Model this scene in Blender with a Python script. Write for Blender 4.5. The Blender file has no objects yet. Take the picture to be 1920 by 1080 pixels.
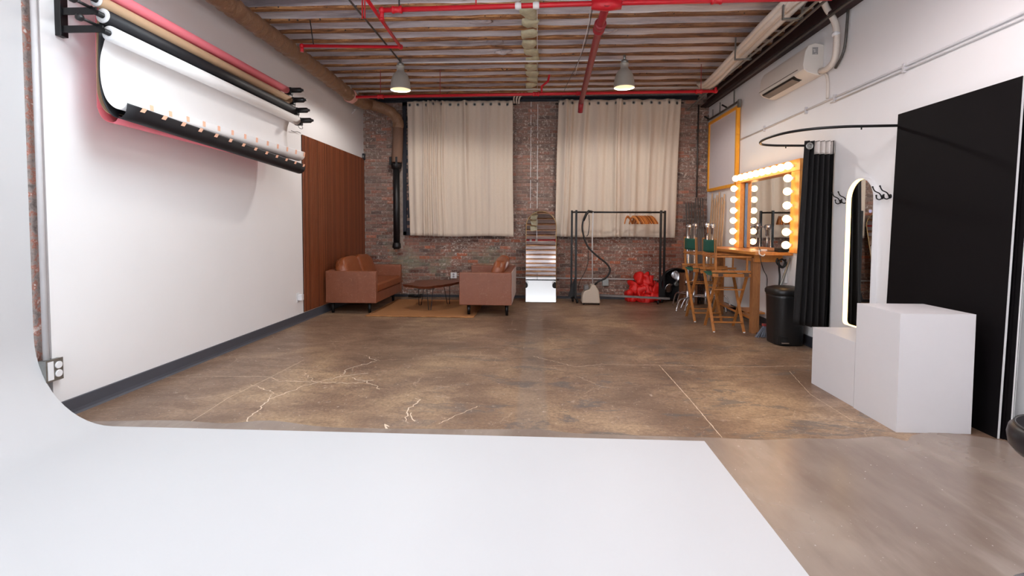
import bpy, bmesh, math, random
from mathutils import Vector, Matrix, Euler, noise
random.seed(7)
PI = math.pi
scn = bpy.context.scene
COL = scn.collection

# ------------------------------------------------------------------ camera, world, exposure
cam = bpy.data.cameras.new('camera'); cam_o = bpy.data.objects.new('camera', cam); COL.objects.link(cam_o)
yaw, pitch, roll = 0.0513, 0.0435, 0.0043
fw = Vector((-math.sin(yaw)*math.cos(pitch), math.cos(yaw)*math.cos(pitch), -math.sin(pitch)))
rt = Vector((math.cos(yaw), math.sin(yaw), 0)); up = rt.cross(fw)
r2 = rt*math.cos(roll)+up*math.sin(roll); u2 = -rt*math.sin(roll)+up*math.cos(roll)
m = Matrix((r2, u2, -fw)).transposed().to_4x4(); m.translation = Vector((0, 0, 1.4))
cam_o.matrix_world = m
cam.sensor_width = 36; cam.lens = 36*930/1920; cam.shift_y = (464.9-540)/1920; cam.clip_start = .02
scn.camera = cam_o
w = bpy.data.worlds.new('world'); scn.world = w; w.use_nodes = True
w.node_tree.nodes['Background'].inputs[0].default_value = (.9, .93, 1, 1)
w.node_tree.nodes['Background'].inputs[1].default_value = .5
vs = scn.view_settings
vs.view_transform = 'Standard'; vs.look = 'None'; vs.gamma = 1; vs.use_curve_mapping = False
vs.exposure = 0.0
try:
    scn.cycles.max_bounces = 10; scn.cycles.diffuse_bounces = 6; scn.cycles.use_denoising = True
    scn.cycles.sample_clamp_indirect = 4
except Exception: pass
def area(name, loc, tgt, sx, sy, power, col):
    d = bpy.data.lights.new(name, 'AREA'); d.shape = 'RECTANGLE'; d.size = sx; d.size_y = sy; d.energy = power; d.color = col
    o = bpy.data.objects.new(name, d); COL.objects.link(o); o.location = loc
    o.rotation_euler = (Vector(tgt)-Vector(loc)).to_track_quat('-Z', 'Y').to_euler()
    return o
# two added light banks, unseen above the frame, to fill the front of the room
FILL_BANKS = [(-1.5, 3.0, 3.42), (1.65, 3.0, 3.42)]
for b in FILL_BANKS:
    area('fill_bank_light', (b[0], b[1], b[2]-.06), (b[0], b[1]+.2, 0), 1.5, .9, 66 if b[0] < 0 else 30, (.78, .93, 1) if b[0] < 0 else (1, .88, .88))
for b in FILL_BANKS:      # added upward fill, to brighten the ceiling above the banks
    area('fill_uplight', (b[0], b[1], b[2]+.13), (b[0], b[1]+.1, 5), 1.4, .8, 75, (.9, .95, 1))
# two added, unseen softboxes over the camera turned to the rear cove wall, so that the white wall throws their light down the room
FILL_SOFT = [(Vector((-2.1, -.1, 3.2)), (-3.0, -3.2, 1.7)), (Vector((2.2, -.1, 3.2)), (2.6, -3.2, 1.7))]
for p, q in FILL_SOFT:
    so = area('fill_softbox_light', p, q, 1.3, .9, 300 if p[0] < 0 else 150, (.92, .97, 1)); so.location += (Vector(q)-p).normalized()*.06

# the pendant lamps' downlight (two in view, two added as unseen fill nearer the camera, above the frame)
LAMPS = [(-2.06, 7.42), (1.25, 7.42), (-2.06, 3.7), (1.25, 3.7)]
for x, y in LAMPS:
    d = bpy.data.lights.new('pendant_light', 'SPOT'); d.energy = 74 if y > 5 else 14; d.color = (1, .94, .89); d.spot_size = math.radians(174); d.spot_blend = .3; d.shadow_soft_size = .06
    o = bpy.data.objects.new('pendant_light', d); COL.objects.link(o); o.location = (x, y, 3.42)

# ------------------------------------------------------------------ helpers
def lin(c):
    if isinstance(c, str):
        c = tuple(int(c[i:i+2], 16) for i in (0, 2, 4))
    return tuple(((x/255+.055)/1.055)**2.4 if x/255 > .04045 else x/255/12.92 for x in c)+(1,)
class NT:
    def __init__(s, name):
        s.m = bpy.data.materials.new(name); s.m.use_nodes = True; s.t = s.m.node_tree; s.n = s.t.nodes
        s.b = s.n['Principled BSDF']
    def N(s, typ, ins=None, **kw):
        n = s.n.new(typ)
        for k, v in kw.items(): setattr(n, k, v)
        for k, v in (ins or {}).items():
            if isinstance(v, bpy.types.NodeSocket): s.t.links.new(v, n.inputs[k])
            else: n.inputs[k].default_value = v
        return n
    def noise(s, scale, detail=3, vec=None, rough=.55, dist=0):
        n = s.N('ShaderNodeTexNoise', {'Scale': scale, 'Detail': detail, 'Roughness': rough, 'Distortion': dist})
        if vec is not None: s.t.links.new(vec, n.inputs['Vector'])
        return n.outputs[0]
    def math(s, op, a, b=0, clamp=False):
        n = s.N('ShaderNodeMath', {0: a, 1: b}, operation=op); n.use_clamp = clamp; return n.outputs[0]
    def ramp(s, fac, stops):
        n = s.N('ShaderNodeValToRGB', {0: fac}); r = n.color_ramp
        while len(r.elements) < len(stops): r.elements.new(.5)
        for e, (p, c) in zip(r.elements, stops): e.position = p; e.color = lin(c)
        return n.outputs[0]
    def sm(s, v, a, b):
        n = s.N('ShaderNodeMapRange', {0: v, 1: a, 2: b}, interpolation_type='SMOOTHSTEP'); return n.outputs[0]
    def mix(s, f, a, b, mode='MIX'):
        n = s.N('ShaderNodeMix', data_type='RGBA', blend_type=mode)
        for i, v in ((0, f), (6, a), (7, b)):
            if isinstance(v, bpy.types.NodeSocket): s.t.links.new(v, n.inputs[i])
            else: n.inputs[i].default_value = v
        return n.outputs[2]
    def pos(s):
        return s.N('ShaderNodeNewGeometry').outputs['Position']
    def scale(s, v, sc):
        return s.N('ShaderNodeMapping', {'Vector': v, 'Scale': sc}).outputs[0]
    def set(s, **kw):
        for k, v in kw.items():
            k = {'color': 'Base Color', 'rough': 'Roughness', 'metal': 'Metallic', 'spec': 'Specular IOR Level', 'emit': 'Emission Color', 'emits': 'Emission Strength', 'trans': 'Transmission Weight', 'coat': 'Coat Weight', 'normal': 'Normal', 'sheen': 'Sheen Weight'}[k]
            if isinstance(v, bpy.types.NodeSocket): s.t.links.new(v, s.b.inputs[k])
            else: s.b.inputs[k].default_value = v
        return s.m
    def bump(s, h, strength=.3, dist=.01):
        return s.N('ShaderNodeBump', {'Height': h, 'Strength': strength, 'Distance': dist}).outputs[0]
def simple(name, c, rough=.5, metal=0, var=.06, scale=12, bump=0, coat=0, spec=.5):
    n = NT(name); c = lin(c)
    nz = n.noise(scale, 4, n.pos())
    lo = tuple(x*(1-var*2) for x in c[:3])+(1,); hi = tuple(min(1, x*(1+var*2)) for x in c[:3])+(1,)
    n.set(color=n.mix(nz, lo, hi), rough=rough, metal=metal, coat=coat, spec=spec)
    if bump: n.set(normal=n.bump(n.noise(scale*8, 3, n.pos()), bump, .004))
    return n.m
def wood(name, a, b, scale=6, stretch=(1, 1, 12), rough=.45):
    n = NT(name); p = n.scale(n.pos(), stretch)
    w_ = n.noise(scale, 6, p, .65, .8); fine = n.noise(scale*6, 3, p)
    c = n.ramp(w_, [(.3, a), (.55, b), (.7, a)])
    return n.set(color=n.mix(n.math('MULTIPLY', fine, .35), c, lin(a)), rough=rough, normal=n.bump(fine, .15, .002))
def emis(name, c, s):
    n = NT(name); return n.set(color=lin(c), emit=lin(c), emits=s)

ORI = {}
def wo(o): return ORI.get(o.name, Vector((0, 0, 0))) if o else Vector((0, 0, 0))
def props(o, label=None, cat=None, group=None, kind=None):
    if label: o['label'] = label
    if cat: o['category'] = cat
    if group: o['group'] = group
    if kind: o['kind'] = kind
    return o
def thing(name, loc, label, cat, group=None):
    o = bpy.data.objects.new(name, None); COL.objects.link(o); o.location = loc; o.empty_display_size = .1
    ORI[o.name] = Vector(loc)
    return props(o, label, cat, group)
def copy_tree(o, parent=None):
    c = o.copy(); COL.objects.link(c); c.parent = parent
    for ch in list(o.children): copy_tree(ch, c)
    return c
class MB:
    def __init__(s, X=None): s.v = []; s.f = []; s.sm = []; s.X = X or Matrix.Identity(4)
    def add(s, vs_, fs, smooth=False):
        k = len(s.v); s.v += [s.X @ Vector(v) for v in vs_]; s.f += [tuple(i+k for i in f) for f in fs]; s.sm += [smooth]*len(fs); return s
    def box(s, x0, x1, y0, y1, z0, z1, R=None, c=None):
        v = [Vector((x, y, z)) for x in (x0, x1) for y in (y0, y1) for z in (z0, z1)]
        if R is not None:
            c = Vector(c) if c is not None else Vector(((x0+x1)/2, (y0+y1)/2, (z0+z1)/2)); v = [R @ (q-c)+c for q in v]
        return s.add(v, [(0, 1, 3, 2), (4, 6, 7, 5), (0, 4, 5, 1), (2, 3, 7, 6), (0, 2, 6, 4), (1, 5, 7, 3)])
    def bar(s, p, q, w, h, up=(0, 0, 1)):
        p = Vector(p); q = Vector(q); d = (q-p).normalized(); u = Vector(up)
        if abs(d.dot(u)) > .98: u = Vector((0, 1, 0))
        a = d.cross(u).normalized()*w/2; b = a.cross(d).normalized()*h/2
        v = [e+i*a+j*b for e in (p, q) for i, j in ((-1, -1), (1, -1), (1, 1), (-1, 1))]
        return s.add(v, [(0, 3, 2, 1), (4, 5, 6, 7), (0, 1, 5, 4), (1, 2, 6, 5), (2, 3, 7, 6), (3, 0, 4, 7)])
    def tube(s, path, r, n=8, closed=False, caps=True):
        P = [Vector(p) for p in path]; m_ = len(P); rr = r if isinstance(r, (list, tuple)) else [r]*m_
        vs_ = []; prev = None
        for i, p in enumerate(P):
            if closed: d = P[(i+1) % m_]-P[i-1]
            else: d = (P[min(i+1, m_-1)]-P[max(i-1, 0)])
            d = d.normalized() if d.length > 1e-9 else Vector((0, 0, 1))
            if prev is None:
                u = Vector((0, 0, 1)) if abs(d.z) < .9 else Vector((0, 1, 0)); a = d.cross(u).normalized()
            else:
                a = prev-d*prev.dot(d); a = a.normalized() if a.length > 1e-6 else d.orthogonal().normalized()
            prev = a; b = d.cross(a)
            vs_ += [p+rr[i]*(math.cos(2*PI*k/n)*a+math.sin(2*PI*k/n)*b) for k in range(n)]
        fs = []
        for i in range(m_ if closed else m_-1):
            j = (i+1) % m_
            fs += [(i*n+k, i*n+(k+1) % n, j*n+(k+1) % n, j*n+k) for k in range(n)]
        s.add(vs_, fs, True)
        if caps and not closed:
            k = len(s.v)-len(vs_); s.f.append(tuple(k+i for i in range(n))[::-1]); s.f.append(tuple(k+(m_-1)*n+i for i in range(n))); s.sm += [False, False]
        return s
    def cyl(s, p, q, r, r_2=None, n=14):
        return s.tube([p, q], [r, r if r_2 is None else r_2], n)
    def lathe(s, prof, c=(0, 0, 0), axis=(0, 0, 1), n=20, smooth=True, cap=True):
        c = Vector(c); z = Vector(axis).normalized(); x = z.orthogonal().normalized(); y = z.cross(x); vs_ = []
        for r, h in prof: vs_ += [c+z*h+r*(math.cos(2*PI*k/n)*x+math.sin(2*PI*k/n)*y) for k in range(n)]
        fs = [(i*n+k, i*n+(k+1) % n, (i+1)*n+(k+1) % n, (i+1)*n+k) for i in range(len(prof)-1) for k in range(n)]
        s.add(vs_, fs, smooth)
        k0 = len(s.v)-len(vs_)
        if not cap: return s
        if prof[0][0] > 1e-4: s.f.append(tuple(k0+i for i in range(n))[::-1]); s.sm.append(False)
        if prof[-1][0] > 1e-4: s.f.append(tuple(k0+(len(prof)-1)*n+i for i in range(n))); s.sm.append(False)
        return s
    def prism(s, poly, fn, t0, t1, smooth=False):
        n = len(poly); v = [fn(a, b, t0) for a, b in poly]+[fn(a, b, t1) for a, b in poly]
        k = len(s.v); s.add(v, [(i, (i+1) % n, n+(i+1) % n, n+i) for i in range(n)], smooth)
        s.f += [tuple(k+i for i in range(n))[::-1], tuple(k+n+i for i in range(n))]; s.sm += [False, False]
        return s
    def sell(s, c, r, e=.5, R=None, nu=16, nv=10, e2=None, lump=0, seed=0):
        c = Vector(c); e2 = e if e2 is None else e2; f = lambda t, k: math.copysign(abs(t)**k, t); vs_ = []
        for j in range(nv+1):
            ph = -PI/2+PI*j/nv
            for i in range(nu):
                th = 2*PI*i/nu
                p = Vector((r[0]*f(math.cos(ph), e2)*f(math.cos(th), e), r[1]*f(math.cos(ph), e2)*f(math.sin(th), e), r[2]*f(math.sin(ph), e2)))
                if lump: p *= 1+lump*noise.noise(p*9+Vector((seed, 0, 0)))
                if R is not None: p = R @ p
                vs_.append(c+p)
        return s.add(vs_, [(j*nu+i, j*nu+(i+1) % nu, (j+1)*nu+(i+1) % nu, (j+1)*nu+i) for j in range(nv) for i in range(nu)], True)
    def grid(s, fn, nu, nv, smooth=True, cu=False):
        vs_ = [fn(i/nu, j/nv) for j in range(nv+1) for i in range(nu+1)]; w_ = nu+1
        return s.add(vs_, [(j*w_+i, j*w_+i+1, (j+1)*w_+i+1, (j+1)*w_+i) for j in range(nv) for i in range(nu)], smooth)
    def build(s, name, mat, parent=None, label=None, cat=None, group=None, kind=None, bevel=0, seg=2, solid=0, loc=None, fix=False):
        me = bpy.data.meshes.new(name)
        if parent is None and loc is None:
            xs = [v.x for v in s.v]; ys = [v.y for v in s.v]; loc = Vector(((min(xs)+max(xs))/2, (min(ys)+max(ys))/2, min(v.z for v in s.v)))
            if kind == 'structure': loc = Vector((0, 0, 0))
        org = wo(parent) if parent else Vector(loc)
        me.from_pydata([tuple(v-org) for v in s.v], [], s.f)
        me.polygons.foreach_set('use_smooth', s.sm)
        bm = bmesh.new(); bm.from_mesh(me); bmesh.ops.recalc_face_normals(bm, faces=bm.faces)
        if s.sm and any(s.sm):
            bmesh.ops.remove_doubles(bm, verts=bm.verts, dist=1e-5)
        bm.to_mesh(me); bm.free()
        me.materials.append(mat)
        o = bpy.data.objects.new(name, me); COL.objects.link(o)
        if parent: o.parent = parent; ORI[o.name] = org
        else: o.location = org; ORI[o.name] = org
        if solid:
            md = o.modifiers.new('s', 'SOLIDIFY'); md.thickness = solid; md.offset = 0
        if bevel:
            md = o.modifiers.new('b', 'BEVEL'); md.width = bevel; md.segments = seg; md.limit_method = 'ANGLE'; md.harden_normals = True
            for p in me.polygons: p.use_smooth = True
        return props(o, label, cat, group, kind)
def RZ(a): return Matrix.Rotation(a, 3, 'Z')
def RY(a): return Matrix.Rotation(a, 3, 'Y')
def RX(a): return Matrix.Rotation(a, 3, 'X')
def smooth_path(pts, sub=6, closed=False):
    P = [Vector(p) for p in pts]; out = []; n = len(P)
    for i in range(n-1):
        p0 = P[max(i-1, 0)]; p1 = P[i]; p2 = P[i+1]; p3 = P[min(i+2, n-1)]
        for k in range(sub):
            t = k/sub
            out.append(.5*((2*p1)+(p2-p0)*t+(2*p0-5*p1+4*p2-p3)*t*t+(-p0+3*p1-3*p2+p3)*t**3))
    return out+[P[-1]]

# ------------------------------------------------------------------ materials
WHITE = simple('white_wall_paint', (238, 237, 238), .6, var=.012, scale=2, bump=.04)
CYC = simple('cyc_white_paint', (200, 200, 202), .45, var=.008, scale=1.5, bump=.02)
BLACKM = simple('black_metal', (22, 22, 24), .38, .3, var=.1)
BLACKP = simple('black_plastic', (20, 20, 22), .42, var=.08)
BLACKF = simple('black_curtain_fabric', (11, 9, 12), .8, var=.15, scale=30, bump=.2)
GREYB = simple('grey_baseboard', (74, 76, 84), .45, var=.06, scale=5)
DARKB = simple('dark_baseboard', (52, 53, 60), .45, var=.06, scale=5)
RED = simple('red_pipe_paint', (196, 22, 38), .35, var=.08, scale=9)
REDD = simple('dark_red_pipe_paint', (150, 34, 44), .4, var=.1, scale=9)
CHROME = NT('chrome').set(color=lin((215, 215, 220)), metal=1, rough=.22)
STEEL = simple('galvanised_steel', (150, 152, 150), .35, .85, var=.12, scale=30)
CONDW = simple('white_painted_conduit', (205, 203, 205), .45, var=.03)
CONDD = simple('dark_steel_conduit', (92, 88, 86), .4, .6, var=.15, scale=20)
WPLAS = simple('white_plastic', (232, 232, 234), .35, var=.01)
MIRROR = NT('mirror_glass').set(color=(.86, .88, .87, 1), metal=1, rough=.01)
GREEN = simple('green_canvas', (8, 78, 64), .8, var=.08, scale=40, bump=.2)
CHAIRW = wood('chair_wood', (150, 90, 40), (186, 122, 62), 5, (6, 6, 1.5), .4)
TABLEW = wood('honey_pine', (176, 104, 44), (206, 136, 66), 5, (8, 1.2, 8), .35)
POSTW = wood('rough_pine_post', (128, 80, 44), (168, 112, 66), 6, (8, 8, 1), .6)
FRAMEW = wood('frame_pine', (200, 126, 52), (226, 160, 84), 5, (3, 3, 1.2), .4)
def slatm():
    n = NT('walnut_slat'); p = n.pos(); Y = n.N('ShaderNodeSeparateXYZ', {0: p}).outputs[1]
    k = n.math('FLOOR', n.math('DIVIDE', n.math('SUBTRACT', Y, 7.08), .0403))
    r = n.N('ShaderNodeTexWhiteNoise', {'W': k}, noise_dimensions='1D').outputs[0]
    c = n.mix(r, lin((96, 46, 25)), lin((158, 88, 52)))
    return n.set(color=n.mix(n.noise(5, 5, n.scale(p, (5, 18, .6))), c, lin((110, 56, 32))), rough=.45)
SLATW = slatm()
PANELBACK = simple('dark_felt_backing', (20, 12, 10), .9)
CANEW = wood('pale_batten_wood', (190, 150, 112), (216, 182, 146), 6, (6, 6, 1), .55)
BROOMG = simple('grey_bristle', (112, 116, 128), .7, var=.15, scale=60)
BOXW = simple('white_laminate', (214, 211, 213), .42, var=.008)
BLKBOARD = simple('black_foam_board', (13, 10, 12), .65, var=.1, scale=4, spec=.12)
FOAMW = simple('white_foam_edge', (225, 225, 225), .6, var=.02)
PINK = simple('pink_paper', (240, 128, 142), .7, var=.02)
TAN = simple('tan_paper', (190, 156, 124), .7, var=.02)
BLKPAPER = simple('black_paper', (19, 19, 25), .55, var=.04)
WPAPER = simple('white_paper', (238, 236, 236), .6, var=.01)
TAPE = simple('peach_tape', (246, 190, 160), .6, var=.02)
MAROON = simple('maroon_steel_beam', (44, 20, 22), .6, var=.3, scale=8, bump=.2)
NAVY = simple('dark_blue_steel', (28, 30, 42), .6, var=.2)
SHADE = simple('grey_enamel_shade', (168, 164, 156), .4, .1, var=.03)
WARMIN = simple('white_enamel_inside', (248, 236, 214), .4, var=.01)
BEIGE = simple('beige_plastic', (190, 176, 160), .4, var=.02)
ACW = simple('cream_plastic', (226, 220, 212), .38, var=.01)
WRAPW = simple('white_insulation_wrap', (222, 212, 202), .55, var=.05, scale=25, bump=.3)
def hangm():
    n = NT('orange_hanger_wood'); r = n.N('ShaderNodeObjectInfo').outputs['Random']
    return n.set(color=n.ramp(r, [(0, (140, 74, 30)), (.5, (196, 118, 56)), (1, (222, 150, 84))]), rough=.35)
HANGW = hangm()
YEL = wood('yellow_frame_wood', (232, 150, 20), (248, 176, 44), 5, (3, 3, 1.2), .4)
BOARDW = simple('grey_white_board', (222, 214, 217), .5, var=.015)
GREYM = simple('grey_metal_stand', (112, 106, 104), .45, .5, var=.1)
REDF = simple('red_sandbag_nylon', (206, 22, 18), .5, var=.12, scale=20, bump=.3)
PINKINS = simple('pink_insulation', (222, 170, 160), .9, var=.15, scale=30, bump=.5)
SUEDE = simple('pale_dust_cover', (186, 172, 168), .9, var=.04)
CRATEW = wood('brown_crate_wood', (96, 58, 34), (126, 80, 50), 5, (4, 4, 1), .7)
def leather(name, a, b):
    n = NT(name); p = n.pos()
    v1 = n.noise(7, 5, p, .6, .6); v2 = n.noise(60, 3, p)
    c = n.mix(v1, lin(a), lin(b))
    lines = n.sm(n.noise(22, 5, p, .7, 1.2), .56, .64)
    c = n.mix(n.math('MULTIPLY', lines, .22), c, lin((190, 142, 116)))
    return n.set(color=c, rough=.38, normal=n.bump(v2, .12, .003))
LEATHER = leather('brown_leather', (118, 66, 44), (148, 90, 64))
LEATHERC = leather('tan_leather_cushion', (116, 58, 27), (150, 82, 44))
def linen():
    n = NT('linen_curtain'); p = n.pos()
    a = n.noise(220, 2, n.scale(p, (1, 1, .15))); b = n.noise(220, 2, n.scale(p, (.15, 1, 1)))
    t = n.math('MULTIPLY', n.math('ADD', a, b), .5)
    st = n.noise(3, 3, n.scale(p, (2.2, 1, .12)))
    c = n.mix(t, lin((204, 188, 170)), lin((228, 214, 198)))
    c = n.mix(n.math('MULTIPLY', n.sm(st, .48, .7), .3), c, lin((186, 174, 168)))
    return n.set(color=c, rough=.85, normal=n.bump(t, .25, .002))
LINEN = linen()
def jute():
    n = NT('jute_rug'); p = n.pos()
    wv = n.N('ShaderNodeTexWave', {'Vector': p, 'Scale': 22, 'Distortion': .6, 'Detail': 1, 'Detail Scale': 3}, bands_direction='Y').outputs[1]
    c = n.mix(wv, lin((134, 88, 48)), lin((196, 138, 84)))
    c = n.mix(n.math('MULTIPLY', n.noise(3, 3, p), .4), c, lin((150, 98, 60)))
    return n.set(color=c, rough=.9, normal=n.bump(wv, .5, .006))
JUTE = jute()
def wrap(name, a, b):
    n = NT(name); p = n.pos()
    f = n.noise(9, 6, n.scale(p, (1, 2.2, 1)), .7, 1.5)
    hl = n.sm(n.noise(14, 5, n.scale(p, (1, 2.5, 1)), .7, 2), .58, .7)  # pale wrinkle highlights painted into the wrap colour
    c = n.mix(n.math('MULTIPLY', hl, .6), n.mix(f, lin(a), lin(b)), lin((206, 182, 156)))
    return n.set(color=c, rough=.4, normal=n.bump(f, .7, .02))
WRAPB = wrap('brown_pipe_wrap', (112, 80, 58), (160, 122, 92))
SLEEVE = simple('brown_burlap_sleeve', (118, 90, 74), .8, var=.06, scale=30, bump=.3)
def plastic():
    n = NT('poly_sheeting'); p = n.pos()
    g = n.noise(2.2, 6, n.scale(p, (.22, 3.2, 1)), .65, .3); wr = n.noise(4, 7, n.scale(p, (.3, 4.5, 1)), .7, .6)
    c = n.ramp(g, [(.36, (146, 138, 145)), (.5, (202, 194, 200)), (.64, (238, 232, 234))])
    c = n.mix(n.math('MULTIPLY', n.sm(wr, .56, .7), .5), c, lin((236, 226, 220)))  # ridge highlights of the wrinkles, put into the sheet colour
    X = n.N('ShaderNodeSeparateXYZ', {0: p}).outputs[0]
    c = n.mix(n.math('MULTIPLY', n.math('MULTIPLY', n.sm(X, .5, 2.4), n.sm(g, .4, .6)), .4), c, lin((214, 178, 146)))  # warm highlights painted in towards the right wall
    return n.set(color=c, rough=.26, spec=.8, normal=n.bump(wr, .9, .05))
POLY = plastic()
def joistm():
    n = NT('old_joist_wood'); p = n.pos()
    g = n.noise(6, 6, n.scale(p, (.6, 6, 6)), .65, .8)
    c = n.ramp(g, [(.34, (84, 52, 34)), (.5, (150, 100, 62)), (.66, (204, 152, 100))])
    sp = n.sm(n.noise(26, 2, n.scale(p, (1, 3, 1))), .66, .7)
    # the joists are paler and orange in the left half, darker to the right
    X = n.N('ShaderNodeSeparateXYZ', {0: p}).outputs[0]
    c = n.mix(n.math('MULTIPLY', n.sm(X, .1, 1.2), .5), c, lin((84, 56, 44)))
    return n.set(color=n.mix(sp, c, lin((40, 26, 20))), rough=.75, normal=n.bump(g, .4, .01))
JOIST = joistm()
FOAM = simple('spray_foam', (196, 190, 160), .9, var=.2, scale=14, bump=.6)
def brickm():
    n = NT('old_brick'); p = n.pos(); sx = n.N('ShaderNodeSeparateXYZ', {0: p}); X, Z = sx.outputs[0], sx.outputs[2]
    row = n.math('FLOOR', n.math('DIVIDE', Z, .068)); odd = n.math('MODULO', n.math('ADD', row, 200), 2)
    col = n.math('FLOOR', n.math('DIVIDE', n.math('SUBTRACT', n.math('ADD', X, 3.5), n.math('MULTIPLY', odd, .1065)), .213))
    wn = n.N('ShaderNodeTexWhiteNoise', {0: n.N('ShaderNodeCombineXYZ', {0: col, 1: row}).outputs[0]}, noise_dimensions='3D')
    c = n.ramp(wn.outputs[0], [(0, (92, 72, 66)), (.3, (132, 94, 80)), (.55, (150, 104, 88)), (.8, (124, 104, 94)), (.93, (176, 100, 70)), (1, (70, 50, 46))])
    big = n.noise(.9, 3, p)
    warm = n.math('MULTIPLY', n.sm(X, 1.2, 2.6), n.sm(Z, 1.4, .7))
    c = n.mix(n.math('MULTIPLY', warm, .45), c, lin((150, 72, 42)))
    gx = n.math('MULTIPLY', n.sm(n.noise(2.2, 3, p), .52, .66), n.math('MULTIPLY', n.sm(Z, 1.4, .9), n.sm(X, .2, -.8)))
    c = n.mix(n.math('MULTIPLY', gx, .62), c, lin((138, 142, 120)))
    top_tone = n.math('MULTIPLY', n.sm(Z, .8, 2.2), .3)  # bricks get paler towards the top of the wall
    c = n.mix(top_tone, c, lin((150, 134, 126)))
    chips = n.sm(n.noise(22, 7, p, .85), .52, .6); patch = n.sm(big, .35, .62)
    c = n.mix(n.math('MULTIPLY', chips, n.math('ADD', n.math('MULTIPLY', patch, .75), .3)), c, lin((214, 202, 192)))
    dk = n.sm(n.noise(4, 4, p), .58, .72)
    c = n.mix(n.math('MULTIPLY', dk, .3), c, lin((60, 46, 42)))
    return n.set(color=c, rough=.85, normal=n.bump(n.noise(45, 4, p), .5, .006))
BRICK = brickm()
def mortarm():
    n = NT('lime_mortar'); p = n.pos()
    c = n.mix(n.noise(18, 4, p), lin((128, 112, 104)), lin((196, 180, 168)))
    return n.set(color=c, rough=.95, normal=n.bump(n.noise(50, 3, p), .6, .006))
MORTAR = mortarm()
def masonry():
    n = NT('rough_masonry'); p = n.pos()
    c = n.ramp(n.noise(16, 6, p, .7), [(.3, (110, 102, 102)), (.5, (170, 156, 150)), (.58, (178, 110, 90)), (.68, (236, 230, 226))])
    return n.set(color=c, rough=.9, normal=n.bump(n.noise(30, 4, p), .8, .02))
MASON = masonry()
def floorm():
    n = NT('aged_concrete'); p = n.pos(); sx = n.N('ShaderNodeSeparateXYZ', {0: p}); X, Y = sx.outputs[0], sx.outputs[1]
    a = n.noise(.8, 5, p, .6, .5); b = n.noise(3.2, 7, n.scale(p, (.8, 1.5, 1)), .7, .8); f = n.noise(38, 5, p, .7)
    c = n.ramp(a, [(.35, (112, 88, 70)), (.5, (148, 120, 97)), (.62, (180, 150, 118))])
    c = n.mix(n.math('MULTIPLY', n.sm(b, .42, .7), .6), c, lin((104, 80, 66)))
    c = n.mix(n.math('MULTIPLY', n.sm(f, .35, .7), .62), c, lin((92, 70, 57)))
    lane = n.math('MULTIPLY', n.math('MULTIPLY', n.sm(X, -.17, -.13), n.sm(X, .1, .06)), .32)
    c = n.mix(lane, c, lin((138, 126, 116)))
    # grey worn patches, mostly to the right of the lane and near the smooth slab
    dk = n.math('MULTIPLY', n.sm(n.noise(2.1, 7, n.scale(p, (.75, 1.7, 1)), .75, .5), .54, .6), n.sm(Y, 7.5, 5))
    dk = n.math('MULTIPLY', dk, n.sm(X, -1.8, .2))
    c = n.mix(n.math('MULTIPLY', dk, .7), c, lin((92, 88, 86)))
    sc = n.sm(n.noise(9, 8, n.scale(p, (.8, 1.3, 1)), .85, 1.4), .58, .66)
    c = n.mix(n.math('MULTIPLY', sc, .6), c, lin((222, 202, 184)))
    vo = n.N('ShaderNodeTexVoronoi', {'Vector': n.N('ShaderNodeVectorMath', {0: p, 1: n.N('ShaderNodeVectorMath', {0: n.N('ShaderNodeTexNoise', {'Scale': 4.5, 'Detail': 8, 'Roughness': .65}).outputs[1], 'Scale': .75}, operation='SCALE').outputs[0]}, operation='ADD').outputs[0], 'Scale': 1.3}, feature='DISTANCE_TO_EDGE').outputs[0]
    vc = n.math('MULTIPLY', n.sm(vo, .008, .002), n.sm(n.noise(1.3, 2, p), .5, .58))
    c = n.mix(n.math('MULTIPLY', vc, .42), c, lin((196, 172, 148)))
    sp = n.sm(n.noise(46, 3, p), .68, .71)
    c = n.mix(n.math('MULTIPLY', sp, .75), c, lin((220, 208, 196)))
    r = n.math('ADD', n.math('MULTIPLY', b, .35), .22)
    return n.set(color=c, rough=r, normal=n.bump(n.math('ADD', f, n.math('MULTIPLY', b, 2)), .12, .006))
FLOORM = floorm()
def slabm():
    n = NT('smooth_grey_concrete'); p = n.pos()
    rot = n.N('ShaderNodeMapping', {'Vector': p, 'Rotation': (0, 0, .9), 'Scale': (1, .28, 1)}).outputs[0]
    a = n.noise(1.3, 4, p, .5); b = n.noise(2.6, 8, rot, .62); f = n.noise(30, 4, rot, .6)
    c = n.mix(n.sm(a, .35, .65), lin((138, 122, 111)), lin((158, 143, 131)))
    c = n.mix(n.math('MULTIPLY', n.sm(b, .4, .62), .45), c, lin((112, 94, 84)))
    c = n.mix(n.math('MULTIPLY', n.sm(n.noise(1.7, 6, rot, .6), .55, .7), .5), c, lin((176, 164, 154)))
    c = n.mix(n.math('MULTIPLY', f, .18), c, lin((110, 92, 80)))
    sp = n.sm(n.noise(50, 2, p), .73, .76)
    c = n.mix(n.math('MULTIPLY', sp, .6), c, lin((225, 216, 208)))
    return n.set(color=c, rough=n.math('ADD', n.math('MULTIPLY', a, .12), .2))
SLAB = slabm()
GROUT = simple('pale_crack_filler', (222, 200, 176), .7, var=.1)
BULB = emis('vanity_bulb_glow', (255, 208, 144), 8)
LED = emis('led_strip_glow', (255, 212, 140), 3.5)
LAMPB = emis('lamp_bulb_glow', (255, 236, 208), 14)
FILLG = emis('fill_light_diffuser', (255, 248, 250), 2.2)  # glow of the added, unseen light banks and softboxes

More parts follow.
